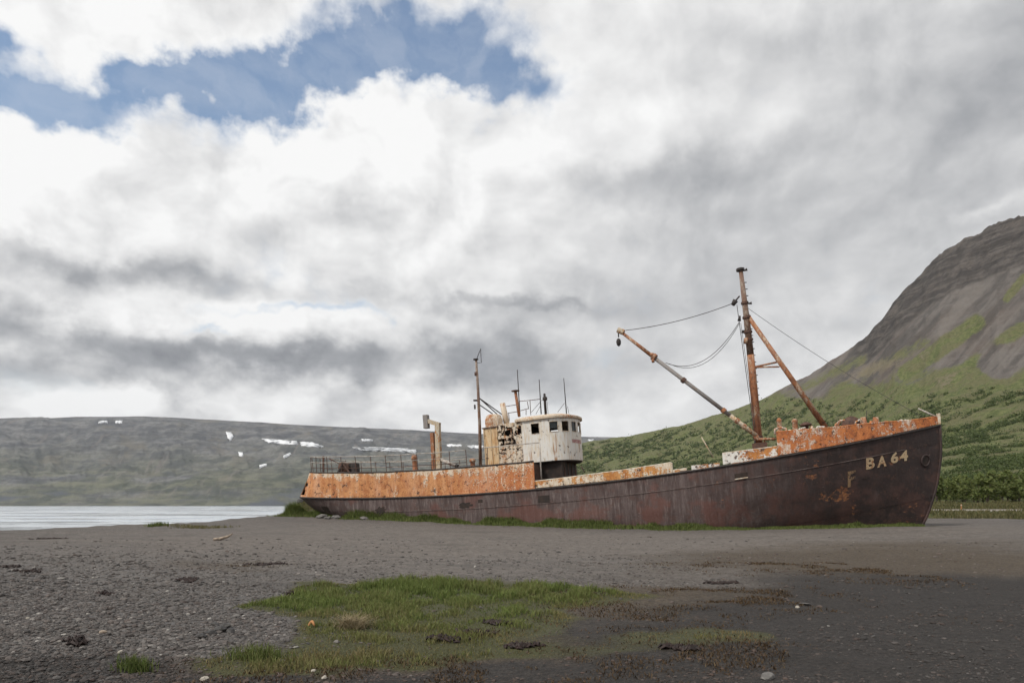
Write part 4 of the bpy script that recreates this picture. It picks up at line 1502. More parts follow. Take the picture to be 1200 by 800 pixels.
for pts in ([(622.5, 483), (633, 471)], [(628, 485), (634, 474)], [(653.5, 483), (661.5, 472)], [(665, 476), (667, 486)], [(641, 470), (642.4, 485)], [(634.5, 469.5), (638, 465.5)]):
    bar(pts, .014, 'stay_wire', 'wire', br, 5, t=.6)

# mizzen pole with its fittings
miz = bar([(563.0, 545, 1.4), (562.2, 500, 1.4), (560.2, 455, 1.4), (557.9, 421, 1.4)], [.11, .10, .085, .07], 'mizzen_pole', 'mastgrey', seg=10)
a = S(557.6, 421, 1.4)
MB().lathe((a.x, a.y, a.z - .05), [(.07, 0), (.17, .02), (.17, .08), (.05, .1)], 10).build('cap', M['irondark'], miz)
bar([(557.8, 421, 1.4), (558.8, 425, 1.4), (564.0, 425, 1.4), (563.2, 408.5, 1.4), (561.9, 412, 1.4), (558.6, 421, 1.4)], .022, 'aerial_loop', 'irondark', miz, 5)
bar([(555, 469, 1.4), (561, 469, 1.4)], .06, 'bracket', 'irondark', miz, 6)
bar([(556.3, 474, 1.4), (556.6, 479, 1.4)], .06, 'lamp', 'irondark', miz, 6)
bar([(557.8, 436, 1.4), (558, 440, 1.4)], .11, 'collar', 'ironbrown', miz, 8)
for pts in ([(562, 466.5, 1.4), (589, 486, .4)], [(562.5, 474.5, 1.4), (577, 484.5, .2)], [(563, 467.5, 1.4), (583, 485.5, -.6)]):
    bar(pts, .035, 'brace', 'irondark', miz, 6)

# white stanchion and hand rail beside the casing
hr = bpy.data.objects.new('hand_rail', None); hr.parent = ship; COL.objects.link(hr)
bar([(634.5, 561), (632.2, 518.5)], .045, 'stanchion', 'railpale', hr, 7, t=3.0)
bar([(565, 524.5), (585, 523), (605, 521), (625, 518.8), (632.4, 518.5)], .03, 'hand_bar', 'railpale', hr, 6, t=3.0)
bar([(571, 545), (571, 524)], .026, 'stanchion', 'ironbrown', hr, 6, t=3.0)

# bulwarks ------------------------------------------------------------------------------
for side in (1, -1):
    p, sh = edge_path(19.60, 27.48, 60, side, .03)
    hh = np.interp(p[:, 0], [19.6, 27.5], [.47, .60])
    o = shell_wall('midship_bulwark', p, sh + .07, sh + hh, M['mid'], .06, rag=.03, rows=7)
    MB().tube([(a_[0], a_[1], z_) for a_, z_ in zip(p, sh + hh)], .035, 6).build('cap_rail', M['cream'], o, True)
    MB().box((p[-1, 0] + .03, p[-1, 1] * .985, sh[-1] + .33), (.05, .20, .55)).build('end_plate', M['cream'], o)
    p, sh = edge_path(30.20, 32.96, 30, side, .03)
    hh = np.interp(p[:, 0], [30.2, 32.96], [.68, .56])
    o = shell_wall('fore_well_bulwark', p, sh + .07, sh + hh, M['foremid'], .06, rag=.03, rows=7)
    MB().tube([(a_[0], a_[1], z_) for a_, z_ in zip(p, sh + hh)], .03, 6).build('cap_rail', M['cream'], o, True)
    p, sh = edge_path(32.98, 40.96, 70, side, .02)
    hh = np.interp(p[:, 0], [33, 34.5, 35.5, 37, 38.5, 39.8, 41], [1.30, 1.15, 1.02, .90, .72, .55, .46])
    o = shell_wall('forecastle_bulwark', p, sh + .07, sh + hh, M['fore'], .06, rag=.10, rows=9)
    MB().tube([(a_[0], a_[1], z_) for a_, z_ in zip(p[::2], (sh + hh)[::2])], .04, 6).build('cap_rail', M['fore'], o, True)
# break of the forecastle, coaming remains in the well
s = 33.02; b0 = float(hull_b(s, 0)) - .12
MB().box((s, 0, float(sheer(s)) + .62), (.06, 2 * b0, 1.25)).build('forecastle_break', M['fore'], ship)
MB().box((29.2, -2.2, float(sheer(29.2)) + .05), (1.5, .4, .5)).build('hatch_coaming', M['foremid'], ship)
MB().box((28.9, .4, float(sheer(29)) - .10), (2.6, 2.2, .55)).build('fish_hatch', M['deck'], ship)
bar([(822, 512), (836, 536)], .03, 'leaning_rod', 'davit', ship, 6, t=1.5)
bar([(681, 546), (685, 553)], .03, 'guy_stub', 'ironbrown', ship, 6, t=1.0)
MB().box((40.98, 0, float(sheer(41)) + .33), (.16, .16, .56)).build('stem_head', M['cream'], ship)
bar([(1101, 490), (1076, 478.5)], [.05, .035], 'jackstaff', 'railpale', ship, 6, t=0)

# gear on the forecastle ------------------------------------------------------------------
for px, y0, y1, r, t in ((914, 505, 489.5, .13, 1.8), (932.2, 505, 490.5, .15, 1.5)):
    a, b_ = S(px, y0, t), S(px - .6, y1, t)
    h = b_.z - a.z
    MB().lathe((a.x, a.y, a.z - .3), [(r * 1.5, 0), (r, .35), (r * .9, h * .7 + .3), (r * 1.15, h * .8 + .3), (r * .5, h + .3)], 10).build('bollard', M['mast'], ship, True)
a = S(945, 506, 1.2)
MB().lathe((a.x, a.y, a.z - .3), [(.13, 0), (.13, .62), (.30, .64), (.30, .72), (.10, .84)], 12).build('mushroom_vent', M['ironbrown'], ship, True)
MB().lathe((a.x - .8, a.y, a.z - .3), [(.13, 0), (.13, .30), (.28, .32), (.28, .40), (.10, .46)], 12).build('mushroom_vent', M['fore'], ship, True)
bar([(908.5, 509), (908, 503), (914, 500.5), (921, 502), (921.5, 508)], .06, 'fairlead', 'fore', ship, 7, t=2.2)
bar([(934.5, 508), (937, 502.5), (944, 501)], .05, 'pipe_bend', 'foremid', ship, 7, t=1.9)
bar([(887, 514.5), (909, 514)], .07, 'gallows_bar', 'mast', ship, 7, t=.4)
wl = bpy.data.objects.new('windlass', None); wl.parent = ship; COL.objects.link(wl)
c = S(996, 499.5, .9)
MB().lathe((c.x, c.y - .8, c.z), [(.12, 0), (.46, .02), (.46, .08), (.26, .12), (.26, .70), (.46, .76), (.46, .82), (.14, .88), (.14, 1.5), (.32, 1.52), (.26, 1.7)], 16, 'Y').build('drum', M['ironbrown'], wl, True)
MB().box((c.x - .05, c.y, c.z - .42), (1.3, 1.5, .35)).build('bed', M['ironbrown'], wl)
bar([(979, 503), (983.5, 496), (985.5, 491.5)], .06, 'brake_lever', 'mast', wl, 7, t=1.2)
for px, t in ((1012.5, 1.0), (1027, .8)):
    a, b_ = S(px, 501, t), S(px, 488.5, t)
    MB().lathe((a.x, a.y, a.z - .2), [(.26, 0), (.24, .2), (.17, .42), (.13, b_.z - a.z + .2)], 9).build('chain_stopper', M['mast'], ship, True)
bar([(1050, 500), (1051, 494.5), (1056, 492), (1061, 494), (1063, 499)], .045, 'fairlead', 'cream', ship, 7, t=.7)
bar([(1056, 499.5), (1057, 494), (1061, 491.8), (1064.5, 495)], .04, 'fairlead', 'railpale', ship, 7, t=.4)
bar([(1015.6, 495), (1015.6, 481)], .018, 'rod', 'irondark', ship, 5, t=.8)

for k, (pts, r_, t) in enumerate((([(977, 505), (979.5, 497), (984, 493), (990, 492)], .05, 2.0), ([(1002, 501), (1003, 494), (1008, 491.5)], .045, 1.8), ([(1035, 499), (1037, 493.5), (1041, 494), (1043, 498)], .04, 1.4),
                                 ([(955, 506), (958, 500), (966, 500), (968, 505)], .05, 2.2), ([(1020, 499), (1021, 493)], .07, 1.5), ([(925, 508), (926, 503.5)], .09, 2.3), ([(951, 506), (951.5, 499)], .06, 2.2))):
    bar(pts, r_, 'rail_fragment', 'foremid' if k % 2 else 'fore', ship, 6, t=t)

# foremast, strut, boom --------------------------------------------------------------------
foremast = bpy.data.objects.new('foremast', None); foremast.parent = ship; COL.objects.link(foremast)
p0, p1, p2, p3 = S(889.5, 528), S(882, 440), S(874.8, 372), S(868.2, 318)
pm_ = S(879.5, 416)
MB().tube([p0, p1, pm_], [.235, .205, .195], 14).build('lower_mast', M['mast'], foremast, True)
MB().tube([pm_, p2, p3], [.193, .17, .115], 14).build('upper_mast', M['mastgrey'], foremast, True)
a = S(867.6, 317)
MB().lathe((a.x, a.y, a.z - .05), [(.13, 0), (.23, .03), (.23, .16), (.12, .20)], 12).build('mast_cap', M['irondark'], foremast)
bar([(868.5, 317.5), (872.5, 317), (875.5, 315.5)], [.04, .04, .09], 'lamp_bracket', 'irondark', foremast, 7)
for k in range(21):
    f_ = k / 20
    if k in (3, 4):
        continue
    y_ = 331 + f_ * 155
    x_ = np.interp(y_, [318, 372, 440, 528], [868.2, 874.8, 882, 889.5])
    bar([(x_ + 1.6, y_), (x_ + 6.2 - 1.0 * (1 - f_), y_ - .1)], .027, 'rung', 'irondark', foremast, 5)
bar([(872, 355), (878, 355.5), (881, 355)], [.05, .05, .08], 'lamp_bracket', 'irondark', foremast, 7)
for y_ in (355, 372, 389, 398, 512):
    x_ = np.interp(y_, [318, 372, 440, 528], [868.2, 874.8, 882, 889.5])
    c = S(x_, y_)
    r_ = np.interp(y_, [318, 372, 440, 528], [.125, .185, .215, .245])
    MB().lathe((c.x, c.y, c.z - .07), [(r_ + .0, 0), (r_ + .04, .01), (r_ + .04, .13), (r_, .14)], 14).build('mast_band', M['ironbrown'], foremast)
bar([(873, 388.5), (869, 388.5)], .09, 'cleat', 'irondark', foremast, 6)
bar([(874.5, 396), (874, 402.5)], .12, 'cleat', 'mast', foremast, 6, t=.2)
st = bar([(876.6, 370.5), (967.5, 501)], [.12, .155], 'mast_strut', 'mast', foremast, 12)
bar([(884.5, 429.8), (910.5, 424.2)], .055, 'strut_brace', 'mast', foremast, 7)
bar([(884.5, 430.4), (913.5, 429.6)], .045, 'strut_brace', 'mast', foremast, 7)
bar([(874, 366), (877.5, 372)], .12, 'strut_head', 'irondark', foremast, 8)
a = S(890, 517)
MB().box((a.x, 0, a.z - .35), (.8, .7, .5)).build('mast_step', M['ironbrown'], foremast)
bar([(883, 524, .3), (886.5, 512, .2)], .05, 'mast_foot_brace', 'irondark', foremast, 6)
bar([(897.5, 512.5, .3), (893.5, 524, .3)], .05, 'mast_foot_brace', 'mast', foremast, 6)

boom = bpy.data.objects.new('cargo_boom', None); boom.parent = ship; COL.objects.link(boom)
bar([(886, 510), (856, 487)], .125, 'heel_section', 'davit', boom, 10, t=.35)
bar([(856, 487), (768, 420)], .115, 'middle_section', 'greyspar', boom, 10, t=.35)
bar([(768, 420), (728, 389)], [.115, .085], 'outer_section', 'mast', boom, 10, t=.35)
for px, py, r_ in ((766.5, 418.5, .22), (801, 445.5, .17), (848, 481, .16), (864, 493, .16), (872, 499.5, .16)):
    a, b_ = S(px + 1, py + .8, .35), S(px - 1, py - .8, .35)
    d = (b_ - a).normalized() * .10
    MB().tube([(a + b_) / 2 - d, (a + b_) / 2 + d], r_, 10).build('boom_band', M['mast'] if r_ != .17 else M['ironbrown'], boom)
bar([(762, 415), (766, 415.5)], .10, 'boom_lug', 'mast', boom, 7, t=.4)
bar([(765, 421), (765.5, 424.5)], .09, 'boom_lug', 'mast', boom, 7, t=.5)
MB().tube([S(731, 389.5, .35), S(724, 386.5, .35)], .17, 10).build('boom_head', M['davit'], boom)
bar([(724.6, 388, .35), (724.9, 395, .35)], .035, 'hook_link', 'irondark', boom, 6)
a = S(725.0, 401.5, .35)
MB().lathe((a.x, a.y, a.z - .22), [(.03, 0), (.12, .10), (.15, .28), (.11, .42), (.04, .48)], 10).build('hook_block', M['irondark'], boom, True)
bar([(884, 508), (889, 516)], .14, 'boom_heel', 'mast', boom, 8, t=.3)


def wire(pts, sag, name, r=.016, parent=None, n=16):
    a, b_ = Vector(pts[0]), Vector(pts[1])
    q = [a.lerp(b_, t) + Vector((0, 0, -sag * 4 * t * (1 - t))) for t in np.linspace(0, 1, n)]
    return MB().tube(q, r, 5).build(name, M['wire'], parent or ship, True)


wire((S(733, 387, .3), S(860, 355, .2)), .22, 'topping_lift', .021)
bk = bar([(858.5, 357.5, .2), (862, 352, .2)], [.11, .16], 'pulley_block', 'irondark', ship, 8)
bar([(861.5, 353, .2), (866.5, 347, .1)], .045, 'shackle', 'irondark', bk, 6)
wire((S(780, 425, .3), S(866.5, 377, .2)), 1.05, 'slack_wire', .018)
wire((S(784, 426, .4), S(867, 378, .3)), 1.12, 'slack_wire', .016)
b2 = bar([(866.2, 376, .2), (867, 370, .2)], [.10, .05], 'pulley_block', 'irondark', ship, 8)
wire((S(863.5, 357, .2), S(884.5, 512, .3)), .0, 'hoist_wire', .02)
wire((S(868, 378, .25), S(884.8, 500, .3)), .0, 'hoist_wire', .014)
wire((S(876.5, 361, 0), S(1083, 489, 0)), .25, 'forestay', .013)

# writing and openings on the bow -------------------------------------------------------------
def letter(ch, px0, px1, py_b0, py_b1, hpx, mat, off=.028):
    """one painted character lapped onto the shell plating; foot runs from (px0,py_b0) to (px1,py_b1), hpx tall"""
    cu = bpy.data.curves.new('letter', 'FONT')
    cu.body = ch; cu.size = 1.0; cu.offset = .035; cu.resolution_u = 4
    tmp = bpy.data.objects.new('letter', cu)
    COL.objects.link(tmp)
    dg = bpy.context.evaluated_depsgraph_get()
    me = bpy.data.meshes.new_from_object(tmp.evaluated_get(dg))
    bpy.data.objects.remove(tmp)
    n = len(me.vertices)
    co = np.empty(n * 3, np.float32); me.vertices.foreach_get('co', co); co = co.reshape(-1, 3)
    x = (co[:, 0] - co[:, 0].min()) / np.ptp(co[:, 0]); y = (co[:, 1] - co[:, 1].min()) / np.ptp(co[:, 1])
    out = []
    for a, b_ in zip(x, y):
        px = px0 + (px1 - px0) * a
        py = py_b0 + (py_b1 - py_b0) * a - hpx * b_
        s, d, t = on_hull(px, py)
        out.append(hull_surface(s, d, off))
    fc = [list(p.vertices) for p in me.polygons]
    bpy.data.meshes.remove(me)
    back = [p + Vector((0, .012, 0)) for p in out]
    ed = {}
    for q in fc:
        for i in range(len(q)):
            e_ = (q[i], q[(i + 1) % len(q)])
            ed[e_] = ed.get(e_, 0) + 1
    rim = [[a, b_, b_ + n, a + n] for (a, b_) in ed if (b_, a) not in ed]
    link('letter', mesh_np('letter', out + back, fc + [[i + n for i in q[::-1]] for q in fc] + rim), M[mat], hull)


letter('B', 1015, 1025, 550, 548.3, 13.4, 'letter')
letter('A', 1028, 1039, 547.8, 546.0, 13.2, 'letter')
letter('6', 1044, 1052.8, 543.2, 541.4, 12.6, 'letter')
letter('4', 1054.5, 1064, 541.0, 539.2, 12.4, 'letter')
letter('F', 993.5, 1002.5, 571, 569, 18.5, 'ghost', .026)

# hawse pipe
s, d, t = on_hull(1084.6, 539.5)
c = hull_surface(s, d, .03)
ring = []
for k in range(19):
    th = 2 * math.pi * k / 18
    ring.append(hull_surface(s + .20 * math.cos(th), d + .28 * math.sin(th), .035))
hz = MB().tube(ring, .05, 7, False).build('hawse_pipe', M['hull'], hull, True)
disc = [hull_surface(s + .19 * math.cos(th), d + .27 * math.sin(th), .024) for th in np.linspace(0, 2 * math.pi, 18, endpoint=False)]
disc2 = [p + Vector((0, .25, 0)) for p in disc]
nn = len(disc)
link('hawse_bore', mesh_np('hawse_bore', disc + disc2, [list(range(nn))] + [[i, (i + 1) % nn, (i + 1) % nn + nn, i + nn] for i in range(nn)]), M['interior'], hull)


# freeing ports in the bulwark: flat plates with the shade of the mouth painted on, and a lip
def port(px, py, w, h, mat='interior', lip=True):
    s, d, t = on_hull(px, py)
    g = [(s - w / 2, d + h / 2), (s + w / 2, d + h / 2), (s + w / 2, d - h / 2), (s - w / 2, d - h / 2)]
    fr = [hull_surface(a, b_, .026) for a, b_ in g]; bk_ = [p + Vector((0, .04, 0)) for p in fr]
    o = link('freeing_port_shade', mesh_np('freeing_port_shade', fr + bk_, [[0, 1, 2, 3], [7, 6, 5, 4]] + [[i, (i + 1) % 4, (i + 1) % 4 + 4, i + 4][::-1] for i in range(4)]), M[mat], hull)
    if lip:
        MB().tube([hull_surface(s - w / 2, d + h / 2 + .02, .04), hull_surface(s + w / 2, d + h / 2 + .02, .04)], .03, 5).build('port_lip', M['cream'], hull)
    return o


port(868.5, 557, .66, .27)
port(637.5, 584.5, .70, .42, lip=False)
port(563, 587, .0 + .30, .2, lip=False)
# torn, scabbed openings low on the quarter, their inner dark painted on
for px, py, w, h in ((446, 597.5, .75, .42), (545, 592, .95, .34), (382, 596, .8, .4), (515, 590, .45, .14), (1015, 560, .0 + .3, .05)):
    s, d, t = on_hull(px, py)
    n = 22
    ths = np.linspace(0, 2 * math.pi, n, endpoint=False)
    rr = 1 + (RNG.random(n) - .5) * .7
    fr = [hull_surface(s + w / 2 * math.cos(a) * r_, max(d + h / 2 * math.sin(a) * r_, .02), .024) for a, r_ in zip(ths, rr)]
    bk_ = [p + Vector((0, .05, 0)) for p in fr]
    link('rust_hole_shade', mesh_np('rust_hole_shade', fr + bk_, [list(range(n))] + [[i, (i + 1) % n, (i + 1) % n + n, i + n][::-1] for i in range(n)]), M['interior'], hull)


# ================================================================== plants
def leaf_mat(name, dark, lightc, alt, rough=.7, trans=.25):
    m, T, b = new_mat(name)
    v, w = T.attr('tone'), T.attr('dry')
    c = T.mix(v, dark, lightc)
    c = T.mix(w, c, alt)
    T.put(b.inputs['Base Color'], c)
    b.inputs['Roughness'].default_value = rough
    b.inputs['Specular IOR Level'].default_value = .2
    tr = T.n('ShaderNodeBsdfTranslucent'); T.put(tr.inputs[0], c)
    ms = T.n('ShaderNodeMixShader'); ms.inputs[0].default_value = trans
    out = [n for n in T.t.nodes if n.type == 'OUTPUT_MATERIAL'][0]
    T.t.links.new(b.outputs[0], ms.inputs[1]); T.t.links.new(tr.outputs[0], ms.inputs[2]); T.t.links.new(ms.outputs[0], out.inputs[0])
    return m


M['grass'] = leaf_mat('beach_grass', (.050, .080, .018), (.170, .215, .060), (.19, .145, .075))
M['turf'] = leaf_mat('dead_turf', (.030, .018, .010), (.095, .058, .030), (.16, .12, .07), trans=.1)
M['field'] = leaf_mat('rough_pasture', (.045, .052, .018), (.12, .120, .045), (.20, .165, .085))
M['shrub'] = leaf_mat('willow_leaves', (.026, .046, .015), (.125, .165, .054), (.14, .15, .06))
M['rowshrub'] = leaf_mat('fresh_willow_leaves', (.075, .110, .030), (.220, .270, .090), (.23, .22, .09), trans=.45)  # lighter, fresher green leaves for the shrub row
M['bark'] = plain_mat('willow_bark', (.06, .045, .035), (.11, .09, .07), scale=9)


def blades(x, y, z, h, w, lean, tone, dry, name, mat, **props):
    """upright grass blades, one mesh: five points and three triangles each"""
    n = len(x)
    th = RNG.random(n) * 2 * math.pi
    ph = RNG.random(n) * 2 * math.pi
    dx, dy = np.cos(th) * w / 2, np.sin(th) * w / 2
    lx, ly = np.cos(ph) * lean * h, np.sin(ph) * lean * h
    P = np.empty((n, 5, 3), np.float32)
    for i, (f, g) in enumerate(((0, 1), (0, -1), (.55, .75), (.55, -.75), (1, 0))):
        P[:, i, 0] = x + dx * g + lx * f ** 2
        P[:, i, 1] = y + dy * g + ly * f ** 2
        P[:, i, 2] = z - .01 + h * f * (1 - .25 * lean * f)
    o = (np.arange(n) * 5)[:, None, None]
    fc = (np.array([[0, 1, 3], [0, 3, 2], [2, 3, 4]])[None] + o).reshape(-1, 3)
    me = mesh_np(name, P.reshape(-1, 3), fc)
    set_attr(me, 'tone', np.repeat(tone, 5)); set_attr(me, 'dry', np.repeat(dry, 5))
    return link(name, me, mat, None, **props)


def build_grass():
    n = 330000
    x = RNG.uniform(-7, 8, n); y = RNG.uniform(6.0, 18, n)
    ok = np.abs(x) < y * .78
    x, y = x[ok], y[ok]
    wob = fbm(x * .7, y * .7, 4, 61) - .5; wob2 = fbm(x * .7, y * .7, 4, 67) - .5
    g = blobs(x + wob * 1.4, y + wob2 * 1.6, GRASS_B)
    cl = fbm(x * 2.6, y * 2.6, 3, 231)
    clump = sstep(.32, .66, cl)
    dens = np.clip((g - .28) * 1.6, 0, 1) * (.25 + .75 * clump)
    keep = RNG.random(len(x)) < dens
    x, y, g, clump = x[keep], y[keep], g[keep], clump[keep]
    lush = sstep(.45, .95, g)
    edge_far = sstep(10.5, 14.5, y)
    h = (.022 + .055 * lush * (.3 + 1.1 * clump) + .10 * edge_far * lush * clump) * RNG.uniform(.5, 1.3, len(x))
    w = .006 + .0007 * y
    tone = np.clip(.25 + .45 * clump + RNG.normal(0, .18, len(x)) - .1 * (1 - lush), 0, 1)
    dry = np.clip((1 - lush) * .62 + RNG.normal(0, .18, len(x)) + .48 * sstep(11.5, 8, y) + .25 * sstep(.6, .4, fbm(x * .9, y * .9, 3, 237)), 0, .9)
    blades(x, y, G(x, y), h, w, RNG.uniform(.1, .8, len(x)), tone, dry, 'grass_patch', M['grass'], kind='stuff',
           label='patch of lush green grass in the gravel before the ship', category='grass')
    # dead brown turf with short stubble
    n = 220000
    x = RNG.uniform(-7, 9, n); y = RNG.uniform(6.0, 19, n)
    ok = np.abs(x) < y * .78
    x, y = x[ok], y[ok]
    wob = fbm(x * .7, y * .7, 4, 61) - .5; wob2 = fbm(x * .7, y * .7, 4, 67) - .5
    b = blobs(x + wob * 2, y + wob2 * 2, BROWN_B); g = blobs(x + wob * 1.4, y + wob2 * 1.6, GRASS_B)
    cl = sstep(.38, .62, fbm(x * 1.9, y * 1.9, 4, 241))
    keep = RNG.random(len(x)) < np.clip((b - .3) * 1.1, 0, 1) * (.12 + .88 * cl) * .8
    x, y, b, cl, g = x[keep], y[keep], b[keep], cl[keep], g[keep]
    h = (.010 + .038 * cl) * RNG.uniform(.5, 1.4, len(x))
    blades(x, y, G(x, y), h, .008 + .0008 * y, RNG.uniform(.3, 1.1, len(x)), np.clip(RNG.normal(.4, .28, len(x)), 0, 1),
           np.clip(RNG.normal(.12, .22, len(x)), 0, 1), 'dead_turf', M['turf'], kind='stuff', label='low brown dead turf in the foreground', category='turf')
    # strip along the foot of the hull, thin at the bow
    m = 60000
    t = RNG.random(m) * (len(HULL_FOOT) - 1)
    i = np.floor(t).astype(int); f = t - i
    i2 = np.minimum(i + 1, len(HULL_FOOT) - 1)
    bx = HULL_FOOT[i, 0] * (1 - f) + HULL_FOOT[i2, 0] * f; by = HULL_FOOT[i, 1] * (1 - f) + HULL_FOOT[i2, 1] * f
    off = -np.abs(RNG.normal(0, .60, m)) + .12
    x = bx + off * .35 + RNG.normal(0, .05, m); y = by + off * .94
    cl = fbm(x * .8, y * .8, 3, 251)
    keep = (cl > .22 + .1 * RNG.random(m)) & ~((x > 5.6) & (x < 7.2) & (RNG.random(m) < .8))
    x, y, cl, off = x[keep], y[keep], cl[keep], off[keep]
    h = (.16 + .30 * sstep(.35, .7, cl)) * RNG.uniform(.5, 1.2, len(x)) * np.clip(1.2 + off * .7, .3, 1.2)
    h = h * np.interp(x, [-17, -12, -6, 20], [2.0, 1.5, 1.0, .85])
    blades(x, y, G(x, y), h, np.full(len(x), .045), RNG.uniform(.1, .6, len(x)), np.clip(RNG.normal(.48, .2, len(x)), 0, 1),
           np.clip(RNG.normal(.10, .15, len(x)), 0, 1), 'keel_grass', M['grass'], kind='stuff', label='dark green grass growing along the foot of the hull', category='grass')
    # rough pasture beyond the bow, knoll behind the stern
    m = 26000
    a = RNG.uniform(.50, .80, m); yy = RNG.uniform(59, 108, m)
    keep = (yy < 70) | (yy > 80.5)
    a, yy = a[keep], yy[keep]
    x = a * yy
    cl = fbm(x * .25, yy * .25, 3, 261)
    blades(x, yy, hill_z(a, yy), (.12 + .4 * sstep(.4, .7, cl)) * RNG.uniform(.5, 1.2, len(x)), np.full(len(x), .09), RNG.uniform(.1, .6, len(x)),
           np.clip(RNG.normal(.35, .25, len(x)), 0, 1), np.clip(RNG.normal(.3, .25, len(x)), 0, .9), 'pasture_grass', M['field'], kind='stuff',
           label='rough pasture grass by the road beyond the bow', category='grass')
    m = 9000
    x = -16.6 + RNG.normal(0, 1.2, m); yy = 61 + RNG.normal(0, 3.2, m)
    blades(x, yy, G(x, yy), RNG.uniform(.10, .32, m), np.full(m, .05), RNG.uniform(.1, .6, m), RNG.random(m), np.clip(RNG.normal(.4, .25, m), 0, .9),
           'knoll_grass', M['field'], kind='stuff', label='yellow green grass on the knoll behind the stern', category='grass')


build_grass()


def leaf_cloud(centres, radii, per, size, squash=.8):
    """leaf sized quads through a set of lobes, denser towards each lobe's skin"""
    Ps, tone = [], []
    for (cx, cy_, cz), r in zip(centres, radii):
        d = RNG.normal(0, 1, (per, 3)); d /= np.linalg.norm(d, axis=1)[:, None]
        rad = r * (RNG.random(per) ** .4) * RNG.uniform(.8, 1.25, per)
        p = d * rad[:, None] * np.array([1, 1, squash]) + np.array([cx, cy_, cz])
        n = d + RNG.normal(0, .6, (per, 3)); n /= np.linalg.norm(n, axis=1)[:, None]
        u = np.cross(n, RNG.normal(0, 1, (per, 3))); u /= np.linalg.norm(u, axis=1)[:, None]
        v = np.cross(n, u)
        s = (size * RNG.uniform(.6, 1.3, per))[:, None]
        Ps.append(np.stack([p - u * s, p + v * s * .5, p + u * s, p - v * s * .5], 1))
        tone.append(np.clip(RNG.normal(.45, .22, per) + RNG.normal(0, .12), 0, 1))
    P = np.concatenate(Ps); t = np.concatenate(tone)
    return P.reshape(-1, 3), t


def make_crown(seed, h=3.2):
    global RNG
    RNG = np.random.default_rng(seed)
    k = 13
    cs, rs = [], []
    for i in range(k):
        zz = RNG.uniform(.22, .95)
        rr = (1.0 - abs(zz - .42) * 1.0) * RNG.uniform(.1, .85)
        th = RNG.random() * 6.28
        cs.append((math.cos(th) * rr, math.sin(th) * rr, zz * h)); rs.append(RNG.uniform(.28, .58) * (1.15 - .5 * zz))
    P, t = leaf_cloud(cs, rs, 80, .17, 1.25)
    me = mesh_np('crown', P, np.arange(len(P)).reshape(-1, 4))
    set_attr(me, 'tone', np.repeat(t, 4)); set_attr(me, 'dry', np.clip(np.repeat(RNG.normal(.2, .25, len(t)), 4), 0, 1))
    me.materials.append(M['rowshrub'])
    mb = MB()
    for i in range(5):
        c_ = cs[i * 2]
        mb.tube([(c_[0] * .12, c_[1] * .12, -.2), (c_[0] * .5, c_[1] * .5, c_[2] * .5), c_], [.05, .035, .012], 5)
    tm = mesh_np('stem', mb.v, mb.f); tm.materials.append(M['bark'])
    return me, tm


